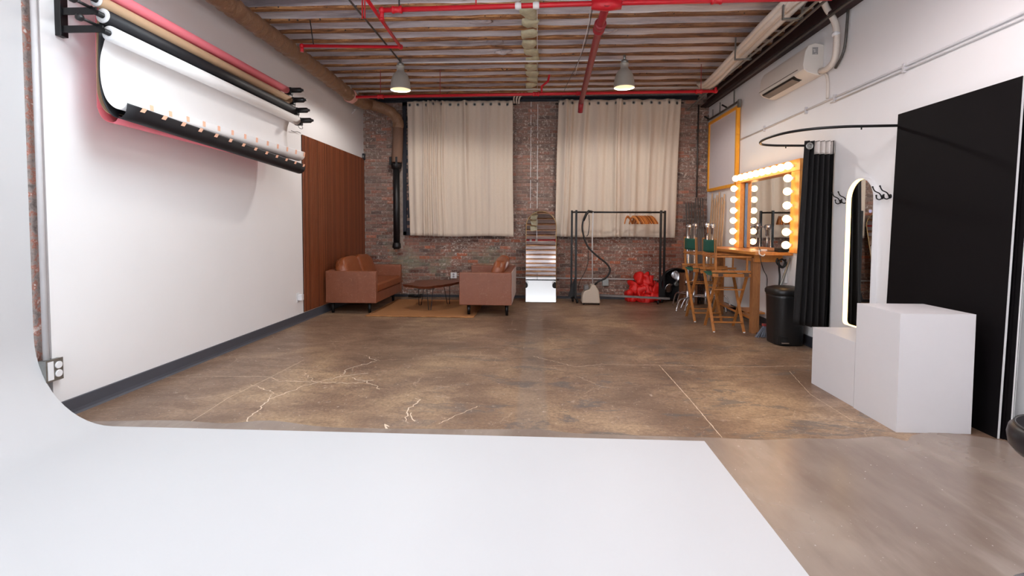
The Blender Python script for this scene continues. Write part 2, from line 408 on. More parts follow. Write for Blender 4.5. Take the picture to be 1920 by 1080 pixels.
# ------------------------------------------------------------------ room shell
XL, XR, YB, YF, ZJ = -3.43, 3.225, 9.68, -3.3, 3.9
floor = MB().box(-3.7, 3.5, YF-.2, YB+.3, -.12, 0).build('floor', FLOORM, kind='structure')
# smooth grey slab in front, ragged edge where it meets the old concrete
pts = []
edge = [(-3.2, 3.3), (-2.6, 3.36), (-2.2, 3.33), (-1.9, 3.4), (-1.4, 3.31), (-.6, 3.33), (0, 3.36), (.3, 3.31), (1.0, 3.30)] + [(1.218,3.301,0.000)[:2], (1.487,3.284,0.000)[:2], (1.747,3.325,0.000)[:2], (2.026,3.334,0.000)[:2], (2.340,3.395,0.000)[:2], (2.428,3.326,0.000)[:2], (2.540,3.424,0.000)[:2], (2.749,3.480,0.000)[:2], (3.002,3.410,0.000)[:2], (3.146,3.314,0.000)[:2]]
ee = smooth_path([(a, b, 0) for a, b in edge], 4)
poly = [(-3.2, YF), (3.22, YF)]+[(q.x, q.y+.006*noise.noise(Vector((q.x*12, 1, 0)))) for q in reversed(ee)]
poly.insert(2, (3.22, ee[-1].y-.02))
MB().prism(poly, lambda a, b, t: (a, b, t), .0005, .004).build('smooth_slab', SLAB, floor, label='smooth grey concrete slab with a ragged edge')
def crack(pts_, w_=.006, jag=.02, mat=GROUT, name='crack_line'):
    jag *= .7
    P = []
    for i in range(len(pts_)-1):
        a = Vector(pts_[i]); b = Vector(pts_[i+1]); k = max(2, int((b-a).length/.03))
        for j in range(k):
            q = a.lerp(b, j/k); P.append(Vector((q.x+random.uniform(-jag, jag), q.y+random.uniform(-jag, jag), 0)))
    P.append(Vector(pts_[-1])); mb = MB(); v = []
    for i, q in enumerate(P):
        d = (P[min(i+1, len(P)-1)]-P[max(i-1, 0)]).normalized(); n_ = Vector((-d.y, d.x, 0)); ww = w_*random.uniform(.5, 1.2)/2
        v += [q+n_*ww+Vector((0, 0, .0012)), q-n_*ww+Vector((0, 0, .0012))]
    mb.add(v, [(2*i, 2*i+1, 2*i+3, 2*i+2) for i in range(len(P)-1)]); return mb.build(name, mat, floor)
crack([(-2.032,3.311,0.000), (-2.084,3.463,0.000), (-2.145,3.841,0.000), (-2.016,4.201,0.000), (-1.811,4.462,-0.000), (-1.599,4.577,0.000)], .012, .02)
crack([(-2.145,3.841,0.000), (-2.212,4.005,-0.000), (-2.503,4.169,0.000)], .009, .02)
crack([(-2.987,4.385,0.000), (-2.498,4.417,0.000), (-2.332,4.316,0.000)], .009, .015)
crack([(-2.382,4.297,0.000), (-2.057,4.288,0.000), (-1.637,4.270,0.000), (-1.479,4.372,0.000)], .010, .02)
crack([(-1.811,4.462,-0.000), (-1.842,4.739,0.000), (-1.662,5.003,0.000), (-1.785,5.163,0.000)], .009, .03)
crack([(-1.676,4.439,0.000), (-1.434,4.238,0.000), (-1.342,4.130,0.000)], .008, .03)
crack([(-0.938,3.455,0.000), (-0.975,3.715,0.000), (-0.926,3.894,0.000), (-0.986,3.928,0.000)], .010, .02)
crack([(-0.947,3.607,0.000), (-0.869,3.460,0.000)], .008, .02)
crack([(-1.019,3.301,0.000), (-1.068,3.399,0.000), (-1.024,3.355,0.000)], .014, .01)
crack([(-0.700,3.422,0.000), (-0.576,3.599,0.000), (-0.459,3.782,0.000)], .007, .015)
crack([(-3.402,4.325,0.000), (-2.987,4.385,0.000)], .006, .01)
crack([(-2.202,4.537,0.000), (-1.986,4.292,0.000)], .007, .02)
crack([(-0.037,5.303,0.000), (0.392,4.924,0.000), (0.671,5.039,0.000), (1.288,5.041,0.000), (2.106,5.039,0.000), (2.774,5.121,0.000)], .007, .015)
crack([(-2.453,3.332,0.000), (-2.496,3.857,-0.000), (-2.455,4.340,0.000), (-2.421,4.993,0.000)], .006, .003, name='control_joint')
crack([(1.239,5.038,0.000), (1.246,4.096,-0.000), (1.235,3.310,0.000)], .007, .003, name='control_joint')
crack([(2.462,4.915,0.000), (2.297,4.228,0.000), (2.293,3.657,0.000)], .004, .004)

# walls
wl = MB().box(XL-.1, XL, 3.305, YB+.05, 0, 4.12).build('wall_left', WHITE, kind='structure')
mb = MB()
def rough(u, v): 
    y = 3.0+.315*u; z = 4.1*v; return Vector((XL-.06+.008*noise.noise(Vector((y*30, z*14, 2))), y+(.006*noise.noise(Vector((0, z*25, 5))) if u > .99 else 0), z))
mb.grid(rough, 8, 90, False).build('exposed_masonry', MASON, wl, label='rough exposed masonry strip beside the white infinity cove')
MB().box(XL-.16, XL-.075, YF-.2, 3.3, 0, 4.12).build('wall_left_end', WHITE, wl)
wr_ = MB().box(XR, XR+.1, YF-.2, YB+.05, 0, 4.12).build('wall_right', WHITE, kind='structure')
MB().box(-3.6, 3.4, YF-.2, YF-.08, 0, 4.12).build('wall_front', WHITE, kind='structure')
wb = MB().box(-3.6, 3.4, YB, YB+.15, 0, 4.12).build('wall_back', MORTAR, kind='structure')
# bricks: 300 single ones low in the wall where they show best, the rest joined
PX, PZ = .213, .068
def brick_v(x, y, z, w_, h_, j=0):
    c = .006; d = .016
    o = [(0, 0), (w_, 0), (w_, h_), (0, h_)]; i_ = [(c, c), (w_-c, c), (w_-c, h_-c), (c, h_-c)]
    r = lambda: random.uniform(-.0025, .0025)*j
    vb = [Vector((x+a, y+d, z+b)) for a, b in o]; vm = [Vector((x+a+r(), y+.004, z+b+r())) for a, b in o]; vf = [Vector((x+a+r(), y+r(), z+b+r())) for a, b in i_]
    fs = [(4+k, 4+(k+1) % 4, 8+(k+1) % 4, 8+k) for k in range(4)]+[(k, (k+1) % 4, 4+(k+1) % 4, 4+k) for k in range(4)]+[(8, 9, 10, 11)]
    return vb+vm+vf, fs
protos = []
for k in range(5):
    me = bpy.data.meshes.new('brick'); vv, ff = brick_v(0, 0, 0, .203, .058, 1.2); me.from_pydata([tuple(q) for q in vv], [], ff); me.materials.append(BRICK); protos.append(me)
wins = [(-2.64, -.62, 1.22, 3.8), (.42, 2.55, 1.22, 3.8)]
chase = (-2.86, -2.62, .93, 2.75)
rest = MB(); cnt = 0
for r in range(57):
    z = r*PZ
    for c_ in range(33):
        x = -3.5+c_*PX+(r % 2)*PX/2; x1 = x+.203
        xa, xb = max(x, XL-.02), min(x1, XR+.02)
        if xb-xa < .03: continue
        if any(xa > a and xb < b and z > zz0 and z < zz1 for a, b, zz0, zz1 in wins): continue
        if xa > chase[0]-.1 and xb < chase[1]+.1 and chase[2] < z < chase[3]: 
            if x < chase[0]: xb = chase[0]
            elif x1 > chase[1]: xa = chase[1]
            else: continue
            if xb-xa < .02: continue
        if .22 < z < 1.2 and -2.6 < x < 2.4 and xb-xa > .2 and cnt < 300:
            o = bpy.data.objects.new('brick', random.choice(protos)); COL.objects.link(o); o.parent = wb
            o.location = (x, YB-.013+random.uniform(-.003, .003), z); cnt += 1
        else:
            vv, ff = brick_v(xa, YB-.013+random.uniform(-.003, .003), z, xb-xa, .058, 1.2); rest.add(vv, ff)
rest.build('brickwork', BRICK, wb, kind='stuff')
# two dark window frames behind the curtains
for k, (a, b, z0, z1) in enumerate(wins):
    wn = MB().box(a, b, YB-.012, YB+.02, z0, z1).build('window_%d' % (k+1), NAVY, kind='structure')
    f = MB()
    for q in ((a, a+.07, z0, z1), (b-.07, b, z0, z1), (a, b, z0, z0+.07), (a, b, z1-.07, z1), ((a+b)/2-.03, (a+b)/2+.03, z0, z1)): f.box(q[0], q[1], YB-.05, YB-.01, q[2], q[3])
    f.build('window_frame', NAVY, wn)
# chalky vertical lines on the bricks between the windows
for px in ((-0.140), (-0.010)):
    mb = MB(); P = [Vector((px+.006*noise.noise(Vector((px, z*6, 0))), YB-.0175, z)) for z in [1.75+.05*i for i in range(42)]]
    for i in range(len(P)-1):
        if random.random() < .18: continue
        mb.bar(P[i], P[i+1], .012, .003, (0, 1, 0))
    mb.build('mortar_seam', FOAMW, wb)
# baseboards
def base(name, x, s, y0, y1, mat):
    prof = [(0, 0), (.035*s, 0), (.02*s, .012), (.014*s, .035), (.012*s, .115), (0, .118)]
    return MB().prism(prof, lambda a, b, t: (x+a, t, b), y0, y1).build(name, mat, kind='structure')
base('baseboard_left', XL, 1, 3.3, YB-.02, GREYB); base('baseboard_right', XR, -1, -3.2, YB-.02, DARKB)
MB().box(-3.42, XR-.02, YB-.05, YB-.018, 0, .05).build('baseboard_back', DARKB, kind='structure')
# ceiling
ceil = MB().box(-3.6, 3.4, YF-.2, YB+.15, 4.12, 4.2).build('ceiling', simple('roof_deck', (60, 46, 40), .9), kind='structure')
JP = .335; JY = [9.42-JP*k for k in range(38)]
def mkjoist():
    me = MB()
    xs = [XL+.01+i*(XR-XL-.02)/24 for i in range(25)]; v = []
    for i, x in enumerate(xs):
        wz = .006*noise.noise(Vector((x*2, 0, 3)))
        e1, e2 = .006*noise.noise(Vector((x*5, 7, 3))), .006*noise.noise(Vector((x*5, 2, 9)))
        v += [(x, -.034+e1, wz), (x, .034+e2, -wz), (x, .034, .22), (x, -.034, .22)]
    f = [(4*i+k, 4*i+(k+1) % 4, 4*i+4+(k+1) % 4, 4*i+4+k) for i in range(24) for k in range(4)]+[(0, 1, 2, 3), (96, 99, 98, 97)]
    return me.add(v, f)
for k, y in enumerate(JY):
    mb = mkjoist(); mb.v = [q+Vector((0, y+.004*noise.noise(Vector((q.x, k, 0))), ZJ+.008*noise.noise(Vector((q.x*.7, k*3, 5))))) for q in mb.v]
    mb.build('joist', JOIST, ceil)
for k in range(len(JY)-1):
    y1 = JY[k]-.024; y0 = JY[k+1]+.024
    def sh(u, v, k=k):
        x = XL+.005+(XR-XL-.01)*u; y = y0+(y1-y0)*v; s_ = math.sin(PI*v)
        wz = noise.noise(Vector((x*1.2, k*4.1, v*2.5)))*.035+noise.noise(Vector((x*3, k*2.3, v*7)))*.02
        fold = .02*math.sin(v*PI*3+2.5*noise.noise(Vector((x*.8, k*1.7, 0))))*noise.noise(Vector((x*.9, k*5.3, 2)))*2
        return Vector((x, y, ZJ+.015+.085*s_**.7+(wz+fold*s_)*(.3+s_)))
    MB().grid(sh, 90, 10).build('plastic_sheet', POLY, ceil)
# clumps of gathered sheeting and the foam seam
for x, y in ((-.95, 4.9), (-.8, 5.5), (-.72, 6.2), (-.6, 6.9), (-.5, 7.3), (-1.2, 4.3), (1.05, 4.9), (1.0, 5.6), (.85, 6.6), (.75, 8.2), (1.0, 4.4)):
    MB().sell((x, y, ZJ+.035), (.12, .09, .03), 1, nu=14, nv=8, lump=.9, seed=x*10).build('gathered_plastic', POLY, ceil)
for k in range(len(JY)-1):
    y = (JY[k]+JY[k+1])/2
    if y < 4.8: break
    MB().sell((-.11+.02*random.uniform(-1, 1), y, ZJ+.03), (.1, .15, .06), .5, nu=14, nv=8, lump=.5, seed=k).build('foam_patch', FOAM, ceil)
MB().box(XL-.04, XR, YF-.05, 1.3, 3.86, 3.895).build('white_ceiling_panel', WHITE, ceil, label='white painted ceiling over the infinity cove')
# steel beam along the right wall top and dark ledger over the brick
mb = MB().box(XR-.16, XR-.005, 2, YB-.02, 3.66, 3.685).box(XR-.05, XR-.03, 2, YB-.02, 3.68, 3.95).box(XR-.16, XR-.005, 2, YB-.02, 3.95, 3.975)
mb.build('trim_1', MAROON, kind='structure')
MB().box(-3.4, 3.0, YB-.12, YB-.015, 3.845, 3.87).box(-3.4, 3.0, YB-.035, YB-.017, 3.80, 3.845).build('trim_2', NAVY, kind='structure')

# ------------------------------------------------------------------ cyclorama (white infinity cove)
RX_, RZ_ = .55, .62
CX0, CX1, CY0, CY1, CZ = XL-.045, 1.095, -3.2, 3.225, 3.45
mb = MB(); NA = 14
prof = [(RX_*(1-math.sin(a)) , RZ_*(1-math.cos(a))) for a in [PI/2*i/NA for i in range(NA+1)]]  # (offset from wall, z) floor -> wall
prof = [(RX_+.06, -.001)]+prof+[(0, CZ)]
plan = [((CX0, CY1), (1, 0)), ((CX0, CY0+RX_), (1, 0))]
for i in range(1, 12): a = PI/2*i/12; plan.append(((CX0+RX_-RX_*math.cos(a), CY0+RX_-RX_*math.sin(a)), (math.cos(a), math.sin(a))))
plan += [((CX0+RX_, CY0), (0, 1)), ((CX1, CY0), (0, 1))]
v = []; npf = len(prof)
for (px, py), (nx, ny) in plan:
    v += [(px+nx*d, py+ny*d, z+.008) for d, z in prof]
f = [(i*npf+k, i*npf+k+1, (i+1)*npf+k+1, (i+1)*npf+k) for i in range(len(plan)-1) for k in range(npf-1)]
mb.add(v, f, True)
X0_ = CX0+RX_+.02
mb.add([(X0_, CY1, .008), (X0_, CY0+RX_+.0195, .008), (CX1, CY0+RX_+.0195, .008), (CX1, CY1+.01, .008), (X0_, CY1, 0.001), (X0_, CY0+RX_-.01, .001), (CX1, CY0+RX_-.01, .001), (CX1, CY1+.01, 0.001)], [(0, 1, 2, 3), (0, 3, 7, 4), (3, 2, 6, 7), (2, 1, 5, 6), (1, 0, 4, 5), (7, 6, 5, 4)])
cy = mb.build('cyclorama', CYC, label='white infinity cove whose floor curves up into the left and rear walls', cat='cyclorama')
# ------------------------------------------------------------------ added light banks and softboxes out of view; lighting rail
for b in FILL_BANKS:
    t = thing('fill_light_bank', b, 'added ceiling light bank', 'studio light', 'ceiling light banks unseen above the frame')
    x, y, z = b
    MB().box(x-.8, x+.8, y-.5, y+.5, z-.02, z+.1).build('housing', BLACKM, t, bevel=.01)
    MB().box(x-.75, x+.75, y-.45, y+.45, z-.03, z-.022).build('diffuser', FILLG, t)
    MB().box(x-.75, x+.75, y-.45, y+.45, z+.1, z+.108).build('upper_diffuser', FILLG, t)
    for sx in (-.78, .78): MB().cyl((x+sx, y, z+.1), (x+sx, y, 3.88), .012).build('hanger_rod', STEEL, t)
    t['label'] = 'added ceiling light bank, unseen over the front of the room, %s one' % ('left' if x < 0 else 'right')
for k, (p, q) in enumerate(FILL_SOFT):
    t = thing('fill_softbox', p, 'added hanging light box, unseen, turned to the rear cove wall, %s side' % ('left' if k == 0 else 'right'), 'studio light', 'softboxes added, unseen, for bounced fill')
    Rm = Matrix.Translation(p) @ (Vector(q)-p).to_track_quat('-Z', 'Y').to_matrix().to_4x4()
    MB(Rm).box(-.7, .7, -.5, .5, -.02, .25).build('housing', BLACKM, t, bevel=.03)
    MB(Rm).box(-.66, .66, -.46, .46, -.03, -.022).build('diffuser', FILLG, t)
    for sx in (-.5, .5): MB().cyl((p[0]+sx, p[1]+.1, p[2]+.2), (p[0]+sx, p[1]+.1, 3.88), .012).build('hanger_rod', STEEL, t)

t = thing('lighting_rail', (0, 1.5, 3.7), 'black lighting rail across the room over the front of the cove', 'rail')
MB().cyl((-2.6, 1.5, 3.68), (2.6, 1.5, 3.68), .02).build('rail', BLACKM, t)
for x in (-2.2, 0, 2.2): MB().cyl((x, 1.5, 3.68), (x, 1.5, 3.92), .008).build('drop_rod', STEEL, t)
for x, lb in ((-.42, 'left'), (.62, 'right')):
    t = thing('studio_spotlight', (x, 1.5, 3.5), 'black studio spotlight clamped on the lighting rail, %s one' % lb, 'studio light', 'spotlights on the lighting rail')
    MB().lathe([(.03, -.14), (.06, -.13), (.065, 0), (.09, .02), (.095, .1)], (x, 1.5, 3.5), (0, .7, -.7), 20).build('housing', BLACKM, t)
    MB().tube([(x-.08, 1.5, 3.5), (x-.085, 1.5, 3.6), (x, 1.5, 3.64), (x+.085, 1.5, 3.6), (x+.08, 1.5, 3.5)], .007, 8).build('yoke', BLACKM, t)
    MB().cyl((x, 1.5, 3.64), (x, 1.5, 3.68), .014).build('clamp', STEEL, t)

# ------------------------------------------------------------------ left end: conduit and outlet box beside the cove
MB().tube([(XL-.008, 3.272, .45), (XL-.008, 3.272, 3.9)], .019, 12).build('conduit', CONDW, label='thin vertical conduit beside the white infinity cove at the far left', cat='conduit')
t = thing('outlet_box', (XL, 3.29, .3), 'metal double outlet box low on the left wall beside the cove', 'outlet')
MB().box(XL-.03, XL+.035, 3.225, 3.345, .3, .45).build('box', STEEL, t, bevel=.004)
cp = MB().box(XL+.035, XL+.039, 3.222, 3.348, .297, .453).build('cover_plate', STEEL, t)
for zz in (.345, .405): MB().lathe([(.026, 0), (.026, .006), (.023, .008)], (XL+.039, 3.312, zz), (1, 0, 0), 14).build('socket', WPLAS, t)
MB().box(XL+.039, XL+.042, 3.235, 3.275, .31, .44).build('switch_plate', WPLAS, t)

# ------------------------------------------------------------------ paper roll system on the left wall
Y0, Y1 = 3.5, 6.28
SP = [  # roll centre x, z (near), z (far), radius, name, material
    ('pink', -3.2, 3.12, 3.12, .043, PINK), ('tan', -3.165, 3.005, 2.995, .045, TAN), ('black', -3.12, 2.895, 2.865, .052, BLKPAPER), ('white', -3.075, 2.77, 2.735, .054, WPAPER)]
def sheet(near, far, ya, yb, mat, parent, name='hanging_sheet'):
    a = smooth_path([(x, 0, z) for x, z in near], 5); b = smooth_path([(x, 0, z) for x, z in far], 5); n = len(a)-1; nu = 24
    def fn(u, v):
        k = int(round(v*n)); p = a[k].lerp(b[k], u); return Vector((p.x, ya+(yb-ya)*u, p.z))
    return MB().grid(fn, nu, n).build(name, mat, parent, solid=.003)
near = {
 'pink': [(-3.244, 3.12), (-3.262, 2.9), (-3.27, 2.34), (-3.265, 2.26), (-3.235, 2.195), (-3.18, 2.16), (-3.13, 2.165), (-3.105, 2.2)],
 'tan': [(-3.21, 3.0), (-3.235, 2.86), (-3.25, 2.45), (-3.24, 2.34), (-3.2, 2.25), (-3.15, 2.215), (-3.13, 2.225)],
 'black': [(-3.173, 2.9), (-3.185, 2.79), (-3.195, 2.57), (-3.19, 2.41), (-3.155, 2.27), (-3.1, 2.195), (-3.04, 2.18), (-3.0, 2.215), (-2.985, 2.285)],
 'white': [(-3.129, 2.77), (-3.15, 2.71), (-3.18, 2.6), (-3.18, 2.45), (-3.15, 2.33), (-3.1, 2.265), (-3.04, 2.24), (-3.0, 2.27), (-3.005, 2.33)]}
far = {
 'pink': [(-3.244, 3.12), (-3.262, 2.9), (-3.27, 2.34), (-3.26, 2.24), (-3.225, 2.17), (-3.17, 2.135), (-3.12, 2.14), (-3.1, 2.18)],
 'tan': [(-3.21, 2.99), (-3.235, 2.86), (-3.25, 2.45), (-3.24, 2.36), (-3.2, 2.27), (-3.15, 2.235), (-3.13, 2.245)],
 'black': [(-3.173, 2.87), (-3.185, 2.76), (-3.195, 2.55), (-3.185, 2.3), (-3.15, 2.16), (-3.09, 2.08), (-3.02, 2.06), (-2.965, 2.1), (-2.955, 2.17)],
 'white': [(-3.129, 2.735), (-3.15, 2.68), (-3.17, 2.6), (-3.17, 2.43), (-3.14, 2.31), (-3.09, 2.24), (-3.02, 2.215), (-2.955, 2.25), (-2.945, 2.325)]}
yr = {'pink': (3.56, 6.12), 'tan': (3.54, 6.14), 'black': (3.5, 6.2), 'white': (3.5, 6.17)}
LB = {'pink': 'topmost backdrop roll, pink paper on a long tube on the left wall', 'tan': 'second backdrop roll from top, tan paper on the left wall', 'black': 'third backdrop roll from top, black paper whose curled hem has tape bits', 'white': 'lowest backdrop roll, white paper whose curled hem has peach tape'}
for nm, x, za, zb, r, mat in SP:
    t = thing('backdrop_paper_roll', (x, Y0, za), LB[nm], 'backdrop roll', 'backdrop paper rolls on the left wall')
    MB().tube([(x, Y0-.03, za), (x, Y1-.05, zb)], [r, r], 24).build('paper_roll', mat, t)
    mb = MB().lathe([(r*.99, 0), (r*.99, .004), (r*.5, .006)], (x, Y0-.031, za), (0, -1, 0), 20); mb.build('roll_end', WPLAS, t)
    MB().cyl((x, Y0-.09, za), (x, Y1+.03, zb), .02).build('core', BLACKM, t)
    s = sheet(near[nm], far[nm], *yr[nm], mat, t)
    if nm in ('white', 'black'):
        ya, yb = yr[nm]; K = -2 if nm == 'white' else -1
        for i in range(13):
            u = .09+.905*(i/12)**1.02 if nm == 'white' else .05+.93*i/12
            n0, f0 = near[nm], far[nm]
            pa = Vector((n0[-2][0], 0, n0[-2][1])).lerp(Vector((f0[-2][0], 0, f0[-2][1])), u); pb = Vector((n0[-1][0], 0, n0[-1][1])).lerp(Vector((f0[-1][0], 0, f0[-1][1])), u)
            y = ya+(yb-ya)*u; d = (pb-pa)
            if nm == 'white': p, q = pa+d*.25, pa+d*.95
            else: p, q = pa+d*.55, pa+d*1.02
            off = Vector((.006, 0, -.001))
            w_ = .018 if nm == 'white' else .022
            MB().add([p+off+Vector((0, y-w_, 0)), p+off+Vector((0, y+w_, 0)), q+off+Vector((0, y+w_+(.02 if nm == 'black' else 0), 0)), q+off+Vector((0, y-w_+(.02 if nm == 'black' else 0), 0))], [(0, 1, 2, 3)]).build('tape_piece', TAPE, s, solid=.001)
# wall brackets
def bracket(y, label, pegs):
    t = thing('roll_bracket', (XL, y, 2.75), label, 'bracket', 'brackets of the backdrop rolls')
    MB().box(XL, XL+.045, y-.03, y+.03, 2.74 if pegs else 2.68, 3.75 if pegs else 3.16).build('upright', BLACKM, t, bevel=.003)
    for nm, x, za, zb, r, mat in SP:
        z = za if pegs else zb
        a = MB().box(XL+.03, x-.012, y-.016, y-.004, z-.006, z+.044).build('arm', BLACKM, t, bevel=.002)
        if pegs:
            mb = MB().cyl((x-.06, y-.01, z+.045), (x-.06, y-.13, z+.045), .011).lathe([(.016, 0), (.024, .01), (.024, .035), (.012, .045)], (x-.06, y-.12, z+.045), (0, -1, 0), 14)
            mb.bar((x-.06, y-.005, z+.05), (x+.005, y-.005, z), .012, .02)
            mb.build('peg', BLACKP, a)
    return t
bracket(3.44, 'black bracket with four arms and knobs holding the near roll ends', True)
bracket(6.27, 'black bracket hidden behind the motors holding the far roll ends', False)
nms = ['pink', 'tan', 'black', 'white']
for k, (nm, x, za, zb, r, mat) in enumerate(SP):
    y = Y1+.01; t = thing('roller_motor', (x, y, zb), 'black tubular motor at the far end of the %s backdrop roll' % nm, 'motor', 'backdrop roll motors')
    MB().box(x-.045, x+.045, y-.03, y+.03, zb-.05, zb+.045).build('gearbox', BLACKP, t, bevel=.008)
    c = MB().lathe([(.03, 0), (.033, .01), (.033, .115), (.026, .125), (.018, .13), (.015, .15), (.008, .155)], (x+.04, y, zb+.012), (1, 0, 0), 16).build('motor_body', BLACKP, t)
    MB().tube(smooth_path([(x, y-.02, zb-.05), (x+.01, y, zb-.085), (x+.05, y, zb-.09), (x+.04, y, zb-.05)], 4), .0035, 6).build('cable', BLACKP, t)
MB().tube(smooth_path([(-3.400,6.734,2.705), (-3.400,6.824,2.707), (-3.400,6.917,2.725), (-3.400,7.012,2.720)], 4), .004, 6).build('cable', BLACKP, label='short black cable end behind the white paper above the slatted panel', cat='cable')

# ------------------------------------------------------------------ slatted walnut panel, left outlet, sensor
t = thing('slat_wall_panel', (XL, 8.38, .13), 'dark walnut slatted wall cladding on the left wall behind the sofa', 'wall panel')
pw = (9.66-7.08)/4
for k in range(4):
    a = 7.08+k*pw; b = a+pw-.003
    p = MB().box(XL+.001, XL+.009, a, b, .13, 2.715).build('slat_panel', PANELBACK, t)
    mb = MB(); n_ = 16; q = (b-a)/n_
    for i in range(n_): mb.box(XL+.009, XL+.021, a+i*q+.004, a+i*q+q-.008, .13, 2.715)
    mb.build('slats', SLATW, p, kind='stuff')
t = thing('wall_outlet', (XL, 6.98, .3), 'white outlet with a cube adapter low on the left wall before the slatted panel', 'outlet')
MB().box(XL, XL+.008, 6.88, 6.96, .3, .43).build('cover_plate', WPLAS, t, bevel=.003)
MB().box(XL+.008, XL+.07, 6.89, 6.955, .325, .415).build('adapter', WPLAS, t, bevel=.008)
t = thing('sensor', (XL+.02, 9.62, 2.71), 'small dark sensor in the corner above the slatted panel', 'sensor')
MB().box(XL, XL+.05, 9.58, 9.64, 2.69, 2.81).build('housing', NAVY, t, bevel=.008)
MB().box(XL+.012, XL+.038, 9.574, 9.581, 2.73, 2.77).build('lens', STEEL, t)

# ------------------------------------------------------------------ sofas
def sofa(loc, rot, label, back_mat=None):
    t = thing('sofa', (0, 0, 0), label, 'sofa', 'leather sofas at the rug')
    D, L_ = .82, 1.5; za, zt = .17, .68
    MB().box(0, D, 0, .085, za, zt).build('armrest', LEATHER, t, bevel=.014, seg=3)
    MB().box(0, D, L_-.085, L_, za, zt).build('armrest', LEATHER, t, bevel=.014, seg=3)
    MB().box(.005, .13, .087, L_-.087, za, zt+.01).build('backrest', LEATHER, t, bevel=.02, seg=3)
    MB().box(.02, D-.01, .09, L_-.09, za, .33).build('base_frame', LEATHER, t, bevel=.012, seg=3)
    MB().box(.12, D+.005, .09, L_-.09, .335, .475).build('seat_cushion', LEATHERC, t, bevel=.035, seg=4)
    for k, yc in enumerate((.40, 1.08)):
        R = RY(-.32) @ RX(.05-.12*k)
        mb = MB().sell((.235, yc, .665), (.105, .345, .225), .38, R, 24, 14, .55, lump=.1, seed=k*3+loc[0])
        c = mb.build('back_cushion', LEATHERC, t)
        mb = MB(); P = [R @ Vector((.012*math.sin(a*9), .338*math.copysign(abs(math.cos(a))**.45, math.cos(a)), .222*math.copysign(abs(math.sin(a))**.45, math.sin(a))))+Vector((.235, yc, .665)) for a in [2*PI*i/40 for i in range(40)]]
        mb.tube(P, .005, 6, closed=True).build('piping', LEATHERC, c)
    for x, y in ((.08, .1), (.68, .1), (.08, L_-.1), (.68, L_-.1)):
        MB().cyl((x, y, .17), (x, y, 0), .03, .022).build('leg', BLACKM, t)
    for y0, s_ in ((-.0015, 0),):
        for xx in (.27, .53):
            MB().box(xx-.0015, xx+.0015, -.0015, .0015, .19, .66).build('seam', LEATHERC, t)
            MB().box(xx-.0015, xx+.0015, L_-.0015, L_+.0015, .19, .66).build('seam', LEATHERC, t)
    if back_mat: MB().box(-.006, .002, .03, L_-.03, .2, .66).build('back_panel', back_mat, t, label='pale cloth back panel')
    t.location = loc; t.rotation_euler = (0, 0, rot); return t
sofa((-3.365, 7.69, 0), 0, 'brown leather two-seat sofa against the slatted wood panel')
sofa((-.395, 9.13, 0), PI, 'brown leather two-seat sofa beside the arched floor mirror', SUEDE)
# rug
mb = MB()
def rg(u, v): return Vector((-2.64+1.67*u+.012*noise.noise(Vector((u*3, v*9, 1))), 7.48+1.72*v+.012*noise.noise(Vector((u*9, v*3, 4))), .009+.002*noise.noise(Vector((u*20, v*20, 0)))))
mb.grid(rg, 30, 30); t = mb.build('rug', JUTE, label='flat woven jute rug under the coffee table between the sofas', cat='rug', solid=.006)
mb = MB().tube([rg(u, v)+Vector((0, 0, .001)) for u, v in [(i/20, 0) for i in range(20)]+[(1, i/20) for i in range(20)]+[(1-i/20, 1) for i in range(20)]+[(0, 1-i/20) for i in range(20)]], .008, 6, closed=True)
mb.build('rug_border', JUTE, t)
# coffee table, live edge on hairpin legs
t = thing('coffee_table', (-1.82, 8.4, 0), 'live-edge wooden coffee table on black hairpin legs on the rug', 'coffee table')
top = [(-2.24, 8.12), (-2.05, 7.98), (-1.86, 7.86), (-1.72, 7.88), (-1.62, 8.02), (-1.5, 8.2), (-1.38, 8.5), (-1.34, 8.72), (-1.42, 8.83), (-1.7, 8.86), (-2.02, 8.83), (-2.16, 8.7), (-2.14, 8.45)]
sp = smooth_path([(a, b, 0) for a, b in top+[top[0]]], 4)[:-1]
def tf(a, b, tt):
    k = 1 if tt > 0 else .93
    return (-1.8+(a+1.8)*k, 8.4+(b-8.4)*k, (.43 if tt > 0 else .385)+.008*noise.noise(Vector((a*5, b*5, 0))))
WALN = wood('reddish_live_edge', (66, 28, 18), (120, 62, 40), 3, (6, 1.5, 6), .3)
MB().prism([(q.x+.012*noise.noise(Vector((q.x*14, q.y*14, 0))), q.y+.012*noise.noise(Vector((q.x*14, q.y*14, 7)))) for q in sp], tf, 0, 1).build('tabletop', WALN, t, bevel=.006)
for (fx, fy) in ((-2.05, 8.56), (-1.77, 8.06), (-1.58, 8.72)):
    dx, dy = (-1.8-fx)*.12, (8.4-fy)*.12; px_, py_ = -dy, dx; L2 = math.hypot(px_, py_); px_, py_ = .055, 0
    mb = MB().tube(smooth_path([(fx+dx-px_, fy+dy-py_, .395), (fx-.02, fy, .03), (fx, fy, .012), (fx+.02, fy, .03), (fx+dx+px_, fy+dy+py_, .395)], 5), .006, 8)
    mb.build('hairpin_leg', BLACKM, t)
# small cable heap at the skirting by the left sofa
mb = MB(); random.seed(3)
mb.tube(smooth_path([(-2.52+.3*random.random(), 9.45+.1*random.random(), .015+.05*random.random()) for i in range(18)], 4), .012, 6)
mb.build('cable_coil', BLACKP, label='dark cable heap on the floor against the brick wall by the left sofa', cat='cable')
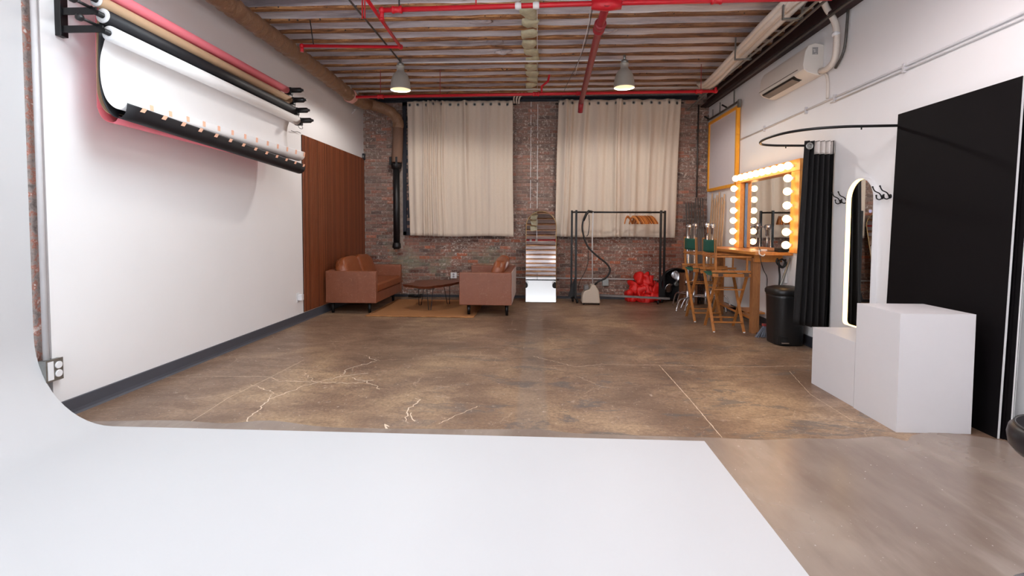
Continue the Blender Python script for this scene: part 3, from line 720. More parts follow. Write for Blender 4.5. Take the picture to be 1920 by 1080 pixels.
# outlet on bricks
t = thing('wall_outlet', (-1.64, YB-.04, .43), 'white double outlet on the brick wall beside the right sofa', 'outlet')
MB().box(-1.70, -1.58, YB-.055, YB-.016, .375, .49).build('cover_plate', WPLAS, t, bevel=.006)
for zz in (.41, .455): MB().lathe([(.02, 0), (.02, .004)], (-1.64, YB-.056, zz), (0, -1, 0), 12).build('socket', simple('grey_socket_face', (150, 148, 152), .4), t)
MB().cyl((-1.58, YB-.03, .43), (-1.1, YB-.03, .43), .008).build('conduit_stub', CONDW, t)

# ------------------------------------------------------------------ arched floor mirror
def arch(w_, h_, r, n=24):
    """closed outline in (a, b): round top, square (slightly rounded) foot"""
    P = [(-w_/2+.001, 0), (w_/2-.001, 0)]
    return P+[(r*math.cos(PI*i/n), h_-r+r*math.sin(PI*i/n)) for i in range(n+1)]
t = thing('arched_floor_mirror', (.068, 9.085, 0), 'tall arched floor mirror with a thin brass rim leaning on the brick wall', 'mirror')
tilt = math.radians(14.6); mo = Matrix.Translation((.068, 9.085, .012)) @ Matrix.Rotation(-tilt, 4, 'X')
A = arch(.565, 1.735, .2825)
MB(mo).prism(A, lambda a, b, c: (a, c, b), .004, .02).build('mirror_glass', MIRROR, t)
MB(mo).prism(A, lambda a, b, c: (a*1.0, c, b), .0205, .032).build('backing_board', BLACKM, t)
BRASS = simple('brass_rim', (176, 146, 100), .3, .8, var=.04)
MB(mo).tube([(a, .008, b) for a, b in A], .007, 8, closed=True).build('rim', BRASS, t)

# ------------------------------------------------------------------ curtains
def curtain(label, name_rod, x0, x1, folds, n_gr, z1=3.79, z0=1.205, seed=1, xb0=0, xb1=0):
    t = thing('curtain', ((x0+x1)/2, 9.5, z0), label, 'curtain', 'linen curtains on the brick wall')
    W = x1-x0; n = 170
    def yy(u, v):
        y = 0
        for c, w_, a in folds: y -= a*math.exp(-((u-c-(.01*math.sin(v*3+c*9)))/w_)**2)*(1-.25*v)
        y += .018*math.sin(u*2*PI*(n_gr/2)+seed)*(1-.4*v)+.008*math.sin(u*2*PI*n_gr*1.3+seed*2+1.5*math.sin(v*2))+.018*noise.noise(Vector((u*5, v*1.2, seed)))
        return y
    def fn(u, v):
        x = x0+W*u+(xb0*(1-u)+xb1*u)*v+.004*math.sin(v*7+seed)
        return Vector((x, 9.53+yy(u, v), z1+(z0-z1)*v+.008*math.sin(u*9+seed)*v-.004*abs(math.sin(u*PI*n_gr))*(1-v)))
    MB().grid(fn, n, 40).build('fabric', LINEN, t, solid=.003)
    for i in range(n_gr):
        u = (i+.35)/n_gr if seed == 1 else (i+.55)/n_gr
        p = fn(u, .03); e = .01
        d = (fn(min(1, u+e), .03)-fn(max(0, u-e), .03)).normalized(); nrm = Vector((d.y, -d.x, 0))
        g = MB().lathe([(.014, .002), (.03, .002), (.032, .006), (.028, .009), (.016, .009), (.014, .002)], p+Vector((0, 0, .012)), nrm, 14).build('grommet', STEEL, t)
        MB().lathe([(.001, .0035), (.026, .0035), (.027, .0065), (.001, .0068)], p+Vector((0, 0, .012)), nrm, 12).build('eyelet_hole', BLACKP, g)
    return t
curtain('left linen curtain with bunched folds, above the coffee table', 'rod', -2.53, -.49, [(.155, .012, .08), (.2, .01, .09), (.245, .011, .08), (.285, .01, .09), (.34, .014, .085), (.56, .02, .05), (.64, .03, .03), (.8, .03, .03)], 13, seed=1, xb0=.05, xb1=.025)
curtain('right linen curtain above the clothes rack', 'rod', .38, 2.665, [(.06, .014, .06), (.1, .012, .07), (.22, .02, .04), (.3, .025, .04), (.49, .014, .08), (.52, .012, .06), (.6, .02, .05), (.64, .02, .04), (.74, .02, .06), (.87, .025, .05)], 14, seed=2, xb0=-.05, xb1=-.07)
for a, b, lb in ((-2.6, -.42, 'thin dark curtain rod over the left window'), (.32, 2.72, 'thin dark curtain rod over the right window')):
    t = MB().cyl((a, 9.575, 3.73), (b, 9.575, 3.73), .012).build('curtain_rod', BLACKM, label=lb, cat='curtain rod')

# ------------------------------------------------------------------ wrapped pipe and black down pipe
def wrapped(path, r, name, mat, par, rings=1.0, sub=10):
    P = smooth_path(path, sub); rr = []; s_ = 0
    for i, p in enumerate(P):
        if i: s_ += (p-P[i-1]).length
        rr.append(r*(1+.05*rings*math.sin(s_*38+2*noise.noise(Vector((s_*5, 0, 0))))+.05*rings*noise.noise(Vector((s_*14, 3, 0)))))
    mb = MB().tube(P, rr, 24)
    mb.v = [q+.012*rings*Vector((noise.noise(q*13), noise.noise(q*13+Vector((9, 0, 0))), noise.noise(q*13+Vector((0, 9, 0))))) for q in mb.v]
    return mb.build(name, mat, par)
t = thing('wrapped_pipe', (-3.18, 5, 3.6), 'fat brown wrapped pipe running under the ceiling and down the brick wall', 'pipe')
wrapped([(-3.19, 1.8, 3.68), (-3.19, 4, 3.67), (-3.19, 6, 3.66), (-3.19, 7.5, 3.64), (-3.185, 8.35, 3.6)], .1, 'straight_wrap', WRAPB, t, sub=70)
wrapped([(-3.185, 8.3, 3.6), (-3.18, 8.42, 3.59)], .112, 'collar', PINKINS, t, sub=8)
wrapped([(-3.18, 8.4, 3.59), (-3.14, 8.9, 3.6), (-3.205,9.300,3.691), (-2.989,9.420,3.648), (-2.795,9.460,3.555), (-2.688,9.480,3.397), (-2.689,9.480,3.276)], .1, 'elbow_wrap', WRAPB, t, .8, sub=14)
wrapped([(-2.694,9.500,3.432), (-2.696,9.500,3.076), (-2.719,9.500,2.617)], .1, 'sleeve', SLEEVE, t, .15, sub=12)
t = thing('down_pipe', (-2.740,9.500,0.918), 'black vertical waste pipe below the brown sleeve on the brick wall', 'pipe')
a = Vector((-2.730,9.500,2.587)); b = Vector((-2.729,9.500,0.981))
MB().cyl(a, b, .062, n=20).build('pipe', BLACKP, t)
MB().lathe([(.062, 0), (.1, .01), (.105, .03), (.09, .1), (.062, .12)], (a.x, a.y, a.z+.02), (0, 0, -1), 20).build('flange', BLACKP, t)
for dx in (-.09, .03): MB().box(a.x+dx-.02, a.x+dx+.02, a.y-.1, a.y-.07, a.z-.02, a.z+.13).build('bracket_tab', BLACKP, t)
MB().lathe([(.064, 0), (.075, .01), (.08, .05), (.085, .09), (.05, .12)], (b.x, b.y, b.z+.09), (0, -.15, -1), 20).build('end_cap', BLACKP, t)
MB().cyl((a.x-.095, YB-.02, a.z-.05), (b.x-.095, YB-.02, b.z-.05), .008).build('conduit', CONDD, label='thin dark conduit left of the black waste pipe', cat='conduit')

# ------------------------------------------------------------------ red sprinkler pipes
def pipe(name, path, r, mat, label, cat='pipe', group=None, joints=(), sub=0, jr=1.5, caps=True):
    P = smooth_path(path, sub) if sub else path
    t = thing(name, path[0], label, cat, group)
    MB().tube(P, r, 12).build('pipe', mat, t)
    for j, d in joints:
        j = Vector(j); d = Vector(d).normalized()
        MB().lathe([(r*.9, -r*2.2), (r*jr, -r*2), (r*jr, -r*1.2), (r*1.25, -r), (r*1.25, r), (r*jr, r*1.2), (r*jr, r*2), (r*.9, r*2.2)], j, d, 14).build('coupling', mat, t)
    return t
def fitting(mb, p, r): mb.sell(p, (r, r, r), 1, None, 12, 8); return mb
ya = 4.85
A0 = Vector((-1.527,4.850,3.496)); A1 = Vector((0.614,4.850,3.523)); A2 = Vector((2.717,4.850,3.533))
zA = (A0.z+A1.z)/2
t = pipe('sprinkler_pipe', [A0, A1, A2], .024, RED, 'bright red sprinkler pipe crossing the ceiling nearest the camera', group='red sprinkler pipes', joints=[(A0.lerp(A1, .07), (1, 0, 0)), (A1.lerp(A2, .5), (1, 0, 0))])
fitting(MB(), A0, .033).build('elbow', RED, t); MB().cyl(A0, A0-Vector((0, 0, .075)), .02).lathe([(.012, 0), (.024, .01), (.024, .03)], A0-Vector((0, 0, .07)), (0, 0, -1)).build('sprinkler_head', RED, t)
MB().cyl(A0.lerp(A1, .08), A0.lerp(A1, .08)+Vector((0, 0, .32)), .007).build('hanger_rod', BLACKM, t)
MB().cyl(A0.lerp(A1, .43), A0.lerp(A1, .43)+Vector((0, 0, .32)), .007).build('hanger_rod', RED, t)
MB().lathe([(.03, -.03), (.036, 0), (.03, .03)], A0.lerp(A1, .62), (1, 0, 0)).build('white_tape_wrap', WPLAS, t)
MB().lathe([(.03, -.03), (.036, 0), (.03, .03)], A0.lerp(A1, .7), (1, 0, 0)).build('white_tape_wrap', WPLAS, t)
for dx in (-.012, .012): MB().box(A0.x-.18+dx-.004, A0.x-.18+dx+.004, 4.84, 4.86, 3.42, 3.9).build('strap', RED, t)
# thick main running towards the brick wall
B0 = Vector((.64, ya-.02, zA)); B1 = Vector((.70, 8.3, 3.44))
t = pipe('sprinkler_main', [B0+Vector((0, -.03, 0)), B0+Vector((0, .5, 0)), B1], .042, REDD, 'thick dark red sprinkler main running from the near cross pipe to the brick wall', group='red sprinkler pipes', joints=[(B0+Vector((0, .55, 0)), (0, 1, 0))])
MB().tube([(B0.x-.14, ya, zA), (B0.x, ya, zA), (B0.x+.14, ya, zA)], [.045, .06, .045], 14).build('tee', RED, t)
MB().cyl((B1.x, B1.y-.02, B1.z), (B1.x-.005, B1.y+.08, B1.z-.14), .042).build('end_cap', REDD, t)
# branch at the left, an L of two pipes
C0 = Vector((-2.784,5.800,3.512)); C1 = Vector((-1.608,5.800,3.483)); zC = (C0.z+C1.z)/2; D1 = Vector((C1.x+.03, 3.9, zC))
t = pipe('sprinkler_branch', [C0, C1, D1], .019, RED, 'thin red sprinkler branch bent in an L left of the ceiling middle', group='red sprinkler pipes')
fitting(MB(), C1, .03).build('elbow', RED, t); fitting(MB(), C0, .028).build('elbow', RED, t); MB().cyl(C0, C0-Vector((0, 0, .07)), .02).build('sprinkler_head', RED, t)
MB().cyl(C0.lerp(C1, .12), C0.lerp(C1, .12)+Vector((-.04, 0, .3)), .006).build('hanger_rod', BLACKM, t)
# pipe along the brick wall
E0 = Vector((-2.950,8.000,3.484)); E1 = Vector((2.765,8.000,3.523))
t = pipe('sprinkler_pipe', [E0, E1], .024, RED, 'red sprinkler pipe crossing the ceiling just before the brick wall', group='red sprinkler pipes', joints=[(E0.lerp(E1, .07), (1, 0, 0)), (E0.lerp(E1, .51), (1, 0, 0)), (E0.lerp(E1, .63), (1, 0, 0)), (E0.lerp(E1, .955), (1, 0, 0))])
fitting(MB(), E1, .033).build('elbow', RED, t); MB().cyl(E1, E1+Vector((0, 0, .06)), .02).build('sprinkler_head', RED, t)
for k in (.07, .24, .96): MB().cyl(E0.lerp(E1, k), E0.lerp(E1, k)+Vector((0, 0, .42)), .005).build('hanger_rod', REDD, t)
g = E0.lerp(E1, .525)
MB().tube([g, g+Vector((.0, 0, .12)), g+Vector((.1, 0, .2)), g+Vector((.12, 0, .3))], .018, 8).build('drop_arm', RED, t)

# ------------------------------------------------------------------ conduits on the ceiling
def rod(label, path, r=.01, mat=CONDW, name='conduit', group='conduits under the ceiling', cat='conduit', n=8):
    return MB().tube(path, r, n).build(name, mat, label=label, cat=cat, group=group)
rod('pale conduit joining the two pendant lamps', [(-2.06, 7.42, 3.83), (1.25, 7.42, 3.83)], .012, WPLAS)
rod('grey conduit running from above the camera to the left pendant lamp', [(-2.06, 3.2, 3.85), (-2.06, 7.4, 3.85)], .012, CONDD)
rod('upper of two pale conduits over the brick wall', smooth_path([(-3.171,8.600,3.612), (-3.169,8.700,3.721), (-3.089,8.800,3.794), (-0.469,8.900,3.824), (2.765,8.900,3.838)], 4))
rod('lower of two pale conduits over the brick wall', [(-3.135,9.100,3.797), (-0.479,9.100,3.783), (2.848,9.100,3.799)], .009)
rod('dark conduit nearest the right wall under the beam', [(2.920,9.024,3.620), (2.843,5.892,3.620), (2.797,5.126,3.620), (2.93,3.5,3.62)], .014, CONDD)
rod('grey conduit left of the dark one near the right wall', [(2.775,9.500,3.582), (2.827,8.480,3.660), (2.794,6.605,3.660), (2.787,5.556,3.660), (2.72,3.6,3.66)], .014, STEEL)
rod('outermost dark conduit along the steel beam', [(3.1,9.5,3.62), (3.09,7,3.63), (3.07,5.2,3.64), (3.05,3.5,3.64)], .016, CONDD)
rod('vertical dark conduit on the bricks right of the right curtain', [(3.019,9.630,3.700), (3.014,9.630,1.966)], .014, CONDD)
rod('thin white wire along the foam seam', [(-.02, 4.2, 3.885), (-.02, 9.6, 3.885)], .004, WPLAS, 'wire', cat='wire')
rod('thin dark wire hanging beside the thick red main', smooth_path([(0.519,4.900,3.537), (0.579,6.500,3.687), (0.436,8.200,3.650), (0.379,9.300,3.691)], 5), .004, BLACKP, 'wire', cat='wire')
rod('thin pale wire hanging beside the thick red main', smooth_path([(0.498,4.900,3.537), (0.564,6.000,3.697), (0.546,7.600,3.682)], 5), .004, WPLAS, 'wire', cat='wire')
for k, (a, b) in enumerate((((0, 0)), (5, 1), (10, 2))):
    pass
t = thing('cable_bundle', (-0.421,9.550,3.779), 'three white cables bent from the ceiling onto the brick wall', 'cable')
for k in range(3):
    P = smooth_path([Vector((-0.375,9.400,3.860))+Vector((.075*k, 0, .05)), Vector((-0.460,9.500,3.827))+Vector((.055*k, 0, .02)), Vector((-0.464,9.600,3.752))+Vector((.045*k, 0, 0))], 5)
    MB().tube(P, .016, 8).build('cable', WRAPW, t)
t = thing('cable_end', (-3.400,9.441,3.626), 'frayed pale cable ends below the wrapped pipe in the left corner', 'cable')
for a, b in (((-3.400,8.998,3.446), (-3.400,9.356,3.646)), ((-3.400,9.106,3.538), (-3.380,9.244,3.590)), ((-3.390,9.272,3.606), (-3.350,9.247,3.650))):
    MB().cyl(a, b, .008).build('wire', WPLAS, t)

# ------------------------------------------------------------------ pendant lamps
def pendant(x, y, label):
    t = thing('pendant_lamp', (x, y, 3.43), label, 'pendant lamp', 'grey pendant lamps')
    MB().lathe([(.035, .40), (.05, .39), (.05, .36), (.03, .35)], (x, y, 3.43), n=20).build('canopy', STEEL, t)
    MB().lathe([(.03, .36), (.062, .358), (.064, .34), (.055, .335), (.055, .275), (.068, .265), (.105, .225), (.132, .16), (.145, .085), (.15, .02), (.153, 0), (.147, 0), (.139, .085), (.125, .16), (.098, .218), (.05, .25), (.001, .255)], (x, y, 3.43), n=28).build('lamp_shade', SHADE, t)
    MB().lathe([(.146, .001), (.138, .085), (.124, .158), (.097, .215), (.045, .246), (.001, .248)], (x, y, 3.43), n=28, cap=False).build('reflector', WARMIN, t)
    MB().sell((x, y, 3.59), (.035, .035, .045), 1, None, 14, 10).build('bulb', LAMPB, t)
    MB().cyl((x, y, 3.82), (x, y, 3.92), .02).build('stem', STEEL, t)
pendant(*LAMPS[0], 'grey metal pendant lamp hanging before the left curtain')
pendant(*LAMPS[1], 'grey metal pendant lamp hanging before the right curtain')
pendant(*LAMPS[2], 'added grey metal pendant lamp nearer the camera on the left, unseen above the frame')
pendant(*LAMPS[3], 'added grey metal pendant lamp nearer the camera on the right, unseen above the frame')

# ------------------------------------------------------------------ clothes rack, steamer, hangers, sandbags, fan
LA, LB_ = (.70, 9.06), (.635, 9.26); RA, RB = (2.215, 9.06), (2.335, 9.26)
t = thing('clothes_rack', (1.47, 9.16, 0), 'black metal clothes rack on castors before the right curtain', 'clothes rack')
for q in (LA, LB_, RA, RB):
    MB().box(q[0]-.018, q[0]+.018, q[1]-.018, q[1]+.018, .09, 1.70).build('post', BLACKM, t)
    MB().lathe([(.001, -.014), (.035, -.014), (.038, 0), (.035, .014), (.001, .014)], (q[0]+(.03 if q[0] < 1 else -.03), q[1], .038), (1, .2, 0), 14).cyl((q[0], q[1], .06), (q[0], q[1], .1), .012).build('castor', BLACKP, t)
for a, b in ((LA, LB_), (RA, RB)):
    MB().bar((a[0], a[1], .105), (b[0], b[1], .105), .04, .03).build('end_foot', BLACKM, t)
    MB().bar((a[0], a[1], 1.665), (b[0], b[1], 1.665), .02, .03).build('end_bar', BLACKM, t)
mid = lambda a, b, z: ((a[0]+b[0])/2, (a[1]+b[1])/2, z)
MB().cyl(mid(LA, LB_, 1.665), mid(RA, RB, 1.665), .016).build('top_rail', BLACKM, t)
MB().bar((LB_[0], LB_[1], .15), (2.38, 9.0, .115), .05, .035).build('bottom_rail', GREYM, t)
for sx, q in ((1, LA), (-1, RA)):
    MB().prism([(0, .1), (.14*-sx, .1), (0, .5)], lambda a, b, c: (q[0]+a, q[1]+c, b), .08, .095).build('gusset', BLACKM, t)
yb = 9.16
hanger_labels = 'orange-brown wooden clothes hanger on the rack'
def hanger_proto():
    t = thing('clothes_hanger', (0, 0, 0), hanger_labels, 'hanger', 'wooden hangers on the clothes rack')
    pts_ = [(-.2, -.19), (-.195, -.215), (-.175, -.215), (-.1, -.135), (0, -.095), (.1, -.135), (.175, -.215), (.195, -.215), (.2, -.19), (.11, -.1), (.03, -.06), (-.03, -.06), (-.11, -.1)]
    MB().prism(pts_, lambda a, b, c: (c+.02*(a/.2)**2, a, b), -.008, .008).build('body', HANGW, t, bevel=.003)
    MB().tube(smooth_path([(0, 0, -.065), (0, 0, -.02), (0, .022, 0), (0, .02, .025), (0, 0, .03), (0, -.02, .02)], 4), .0025, 6).build('hook', CHROME, t)
    return t
hp = hanger_proto()
xs = [1.74, 1.79, 1.815, 1.85, 1.88, 1.905, 1.935, 1.965, 1.995, 2.03, 2.06]
random.seed(5)
for i, x in enumerate([1.64]+xs):
    o = hp if i == 0 else copy_tree(hp)
    o.location = (x, yb, 1.665); o.rotation_euler = (0, 0, -.55 if i == 0 else .27+random.uniform(-.08, .08))
    if i == 0: o['label'] = 'single wooden hanger turned the other way, left end of the hanger row'; del o['group']
    elif i == 1: o['label'] = 'wooden hanger at the left end of the tight hanger row'; 
    elif i == len(xs): o['label'] = 'wooden hanger at the right end of the tight hanger row'
    else: o['label'] = '%s wooden hanger from the left in the tight hanger row' % ['second', 'third', 'fourth', 'fifth', 'sixth', 'seventh', 'eighth', 'ninth', 'tenth'][i-2]
# steamer
t = thing('garment_steamer', (.96, 9.0, 0), 'beige garment steamer with a black hose standing in the clothes rack', 'steamer')
sp_ = [(-.165, .03), (.165, .03), (.16, .07), (.135, .26), (.07, .36), (.0, .36), (-.03, .28), (-.12, .25), (-.155, .18)]
MB().prism(sp_, lambda a, b, c: (.965+a, 9.0+c, b), -.13, .13).build('base', BEIGE, t, bevel=.02, seg=3)
MB().prism([(-.125, .255), (-.035, .285), (-.045, .36), (-.12, .34)], lambda a, b, c: (.965+a, 9.0+c, b), -.09, .09).build('water_tank', simple('grey_tank', (110, 108, 108), .3), t, bevel=.01)
for sx in (-.13, .14):
    for sy in (-.09, .09): MB().lathe([(.001, -.012), (.028, -.012), (.028, .012), (.001, .012)], (.965+sx, 9.0+sy, .028), (1, 0, 0), 12).build('wheel', BLACKP, t)
MB().tube([(1.0, 9.0, .34), (.985, 9.0, 1.1), (.995, 9.0, 1.66)], .0105, 8).build('pole', CONDW, t)
H = [(1.010,9.000,0.321), (1.098,8.950,0.415), (1.231,8.950,0.483), (1.305,8.950,0.618), (1.237,8.950,0.742), (1.093,8.950,0.856), (0.930,8.950,1.008), (0.842,8.950,1.180), (0.802,8.950,1.371), (0.820,8.950,1.524), (0.868,8.970,1.620), (0.928,9.000,1.678), (0.985,9.000,1.669)]
MB().tube(smooth_path(H, 6), .016, 10).build('hose', BLACKP, t)
MB().tube([(0.820,8.950,1.505), (0.867,8.960,1.620), (0.918,9.000,1.678), (0.985,9.000,1.659)], [.02, .024, .026, .02], 10).build('steam_head', BLACKP, t)
MB().tube(smooth_path([(0.917,8.980,1.620), (0.927,8.970,1.448), (0.910,8.970,1.276), (0.882,8.970,1.228)], 5), .007, 6).build('strap', BLACKP, t)
MB().tube(smooth_path([(0.914,8.980,0.969), (0.906,8.970,0.729), (0.832,8.970,0.535), (0.766,8.970,0.409), (0.742,9.000,0.240)], 5), .006, 6).build('power_cord', BLACKP, t)
# conduit and box low on the bricks
t = thing('wall_conduit', (.9, YB-.03, .4), 'grey conduit along the bottom of the brick wall behind the clothes rack', 'conduit')
MB().cyl((-0.430,9.650,0.405), (2.487,9.650,0.381), .011).build('pipe', CONDW, t)
MB().box(1.255, 1.375, YB-.075, YB-.016, .26, .41).build('junction_box', STEEL, t, bevel=.004)
# red sandbags
sb = [(1.80, 9.42, .10, 0), (1.97, 9.36, .09, .3), (2.15, 9.38, .1, -.2), (1.83, 9.45, .27, .2), (2.0, 9.42, .25, -.3), (2.18, 9.45, .26, .25), (2.08, 9.43, .42, .1), (1.98, 9.47, .39, .7)]
SBL = ['bottom left', 'bottom middle', 'bottom right', 'middle left', 'middle centre', 'middle right', 'topmost', 'second topmost']
for k, (x, y, z, a) in enumerate(sb):
    t = thing('sandbag', (x, y, z-.08), 'red sandbag with black strap, %s in the pile under the clothes rack' % SBL[k], 'sandbag', 'red sandbags in the pile')
    R = RZ(a*.6) @ RY(a)
    mb = MB()
    for s_ in (-1, 1): mb.sell(Vector((x, y, z))+R @ Vector((s_*.045, 0, -.005)), (.075, .1, .095), .62, R @ RY(.2*s_), 18, 14, lump=1.0, seed=k+s_)
    mb.build('bag', REDF, t)
    P = [Vector((x, y, z))+R @ Vector((0, .03*math.cos(q)-.05, .085+.045*math.sin(q))) for q in [PI*i/8 for i in range(9)]]
    mb = MB()
    for i in range(8): mb.bar(P[i], P[i+1], .028, .005, (1, 0, 0))
    mb.build('strap', BLACKP, t)
# fan
fc = Vector((2.6, 9.42, .335))
t = thing('floor_fan', (2.6, 9.42, 0), 'round black floor fan with shiny blades in the corner by the clothes rack', 'fan')
MB().tube([fc+Vector((.29*math.cos(a), -.06, .29*math.sin(a))) for a in [2*PI*i/32 for i in range(32)]], .014, 8, closed=True).build('front_ring', BLACKM, t)
MB().lathe([(.001, .06), (.28, .06), (.3, .03), (.3, -.06), (.29, -.06), (.29, .02), (.001, .05)], fc, (0, 1, 0), 32).build('drum', BLACKP, t)
for k in range(3):
    a0 = PI/2*.85+k*2*PI/3+.15
    def bl(u, v, a0=a0):
        r = .05+.2*u; a = a0+(v-.5)*(1.15*math.sin(PI*min(1, u*.8+.15)))+.25*u
        return fc+Vector((r*math.cos(a), -.02+.05*(v-.5), r*math.sin(a)))
    MB().grid(bl, 10, 8).build('blade', CHROME, t, solid=.003)
MB().lathe([(.05, 0), (.05, .05), (.03, .06)], fc, (0, -1, 0), 16).build('hub', STEEL, t)
mb = MB()
for k in range(24):
    a = 2*PI*k/24; P = [fc+Vector((r*math.cos(a), -.065-.02*(1-r/.29), r*math.sin(a))) for r in (.04, .16, .29)]; mb.tube(P, .0022, 5)
mb.build('grille', BLACKM, t, kind='stuff')
for sx in (-1, 1): MB().bar((fc.x+sx*.3, 9.3, .012), (fc.x+sx*.3, 9.55, .012), .03, .025).bar((fc.x+sx*.3, 9.42, .02), (fc.x+sx*.3, 9.42, .34), .025, .02).build('foot_bracket', BLACKM, t)

# ------------------------------------------------------------------ crate, battens, grey stands, c-stands
t = thing('wooden_crate', (2.72, 9.16, 0), 'brown wooden crate standing behind the light stands', 'crate')
for z in (.02, .2, .38): 
    MB().box(2.62, 2.86, 8.98, 9.0, z, z+.16).build('board', CRATEW, t, bevel=.003)
MB().box(2.62, 2.64, 9.0, 9.28, .02, .54).build('side_panel', CRATEW, t); MB().box(2.84, 2.86, 9.0, 9.28, .02, .54).build('side_panel', CRATEW, t)
MB().box(2.62, 2.86, 8.98, 9.28, .54, .56).build('top', CRATEW, t); MB().box(2.62, 2.86, 8.98, 9.28, 0, .02).build('bottom', CRATEW, t)
# pale wooden battens leaning in the corner
for k in range(6):
    x = XR-.13; y0 = 9.30-.118*k; zt = 2.02-.05*((k*2) % 3)
    t = thing('wooden_batten', (x, y0, 0), ['leftmost', 'second from left', 'third from left', 'third from right', 'second from right', 'rightmost'][k]+' of the pale wooden battens leaning behind the green chairs', 'batten', 'pale wooden battens in the corner')
    MB().bar((x, y0, 0), (x+.1, y0, zt), .018, .019, (1, 0, 0)).build('stick', CANEW, t)
    MB().bar((x+.045, y0-.045, .9), (x+.09, y0-.04, zt-.12), .016, .016, (1, 0, 0)).build('hinged_stick', CANEW, t)
# grey slatted stands
def lean(x, zz): return (x, 9.22+.30*zz/2.0, zz)
for k, (xa, xb, nn) in enumerate(((2.78, 2.93, 4), (2.96, 3.09, 4))):
    t = thing('folded_stand', (xa, 9.22, 0), 'grey folded metal stand leaning on the bricks, %s one' % ('left' if k == 0 else 'right, taller'), 'stand', 'grey folded stands in the corner')
    zt = 1.86+.08*k
    for i in range(nn): 
        x = xa+(xb-xa)*i/(nn-1); MB().cyl(lean(x, 0), lean(x, zt), .011).build('rod', GREYM, t)
    for z in (1.2, 1.55, 1.72): MB().bar(lean(xa, z), lean(xb, z), .012, .02).build('crossbar', GREYM, t)
    v0, v1 = lean(xa, .75), lean(xb, 1.38)
    MB().add([lean(xa-.01, .72), lean(xb+.01, .72), lean(xb+.01, 1.38), lean(xa-.01, 1.38)], [(0, 1, 2, 3)]).build('panel', GREYM, t, solid=.006)
def cstand(x, y, h, rot, label):
    t = thing('light_stand', (0, 0, 0), label, 'light stand', 'chrome light stands behind the table')
    zb = .2
    for k in range(3):
        a = 2*PI*k/3; zk = zb+.03*k; c, s_ = math.cos(a), math.sin(a)
        L_ = .42
        MB().tube(smooth_path([(0, 0, zk), (c*.1, s_*.1, zk), (c*.27, s_*.27, zk-.005), (c*.35, s_*.35, zk-.06), (c*L_, s_*L_, .012)], 5), .0125, 8).build('leg', CHROME, t)
    MB().lathe([(.02, .1), (.028, .12), (.028, .3), (.02, .32)], n=14).build('leg_collar', CHROME, t)
    MB().cyl((0, 0, .1), (0, 0, h*.72), .0175).build('lower_tube', CHROME, t)
    MB().cyl((0, 0, h*.72), (0, 0, h-.16), .014).build('middle_tube', CHROME, t)
    for z in (h*.72, h*.5): MB().lathe([(.02, -.02), (.026, -.015), (.026, .03), (.02, .035)], (0, 0, z), n=14).cyl((.02, 0, z), (.06, 0, z), .006).build('clamp_collar', CHROME, t)
    # grip head with arm folded down beside the column
    g = MB().lathe([(.018, -.09), (.028, -.08), (.028, .0), (.038, .01), (.038, .05), (.02, .06)], (0, 0, h-.08), n=14)
    g.lathe([(.001, -.04), (.042, -.04), (.046, 0), (.042, .04), (.001, .04)], (.01, 0, h-.02), (1, .3, 0), 14).cyl((-.05, 0, h-.02), (-.02, 0, h-.02), .012).build('grip_head', CHROME, t)
    MB().bar((-.1, 0, h-.02), (-.04, 0, h-.02), .012, .03).build('tee_handle', CHROME, t)
    MB().cyl((.065, .01, h+.02), (.07, .01, h*.28), .0085).build('grip_arm', CHROME, t)
    MB().lathe([(.001, -.025), (.03, -.025), (.03, .025), (.001, .025)], (.068, .01, h*.33), (0, 1, 0), 12).build('arm_clamp', CHROME, t)
    t.location = (x, y, 0); t.rotation_euler = (0, 0, rot); return t
cstand(2.55, 8.52, 1.43, 4.0, 'leftmost chrome light stand, nearest the clothes rack')
cstand(2.68, 8.62, 1.45, 4.1, 'second chrome light stand from the left behind the green chairs')
cstand(2.85, 8.5, 1.46, PI/3, 'third chrome light stand from the left behind the green chairs')
cstand(2.99, 8.66, 1.45, PI/3, 'rightmost chrome light stand, by the battens and right wall')

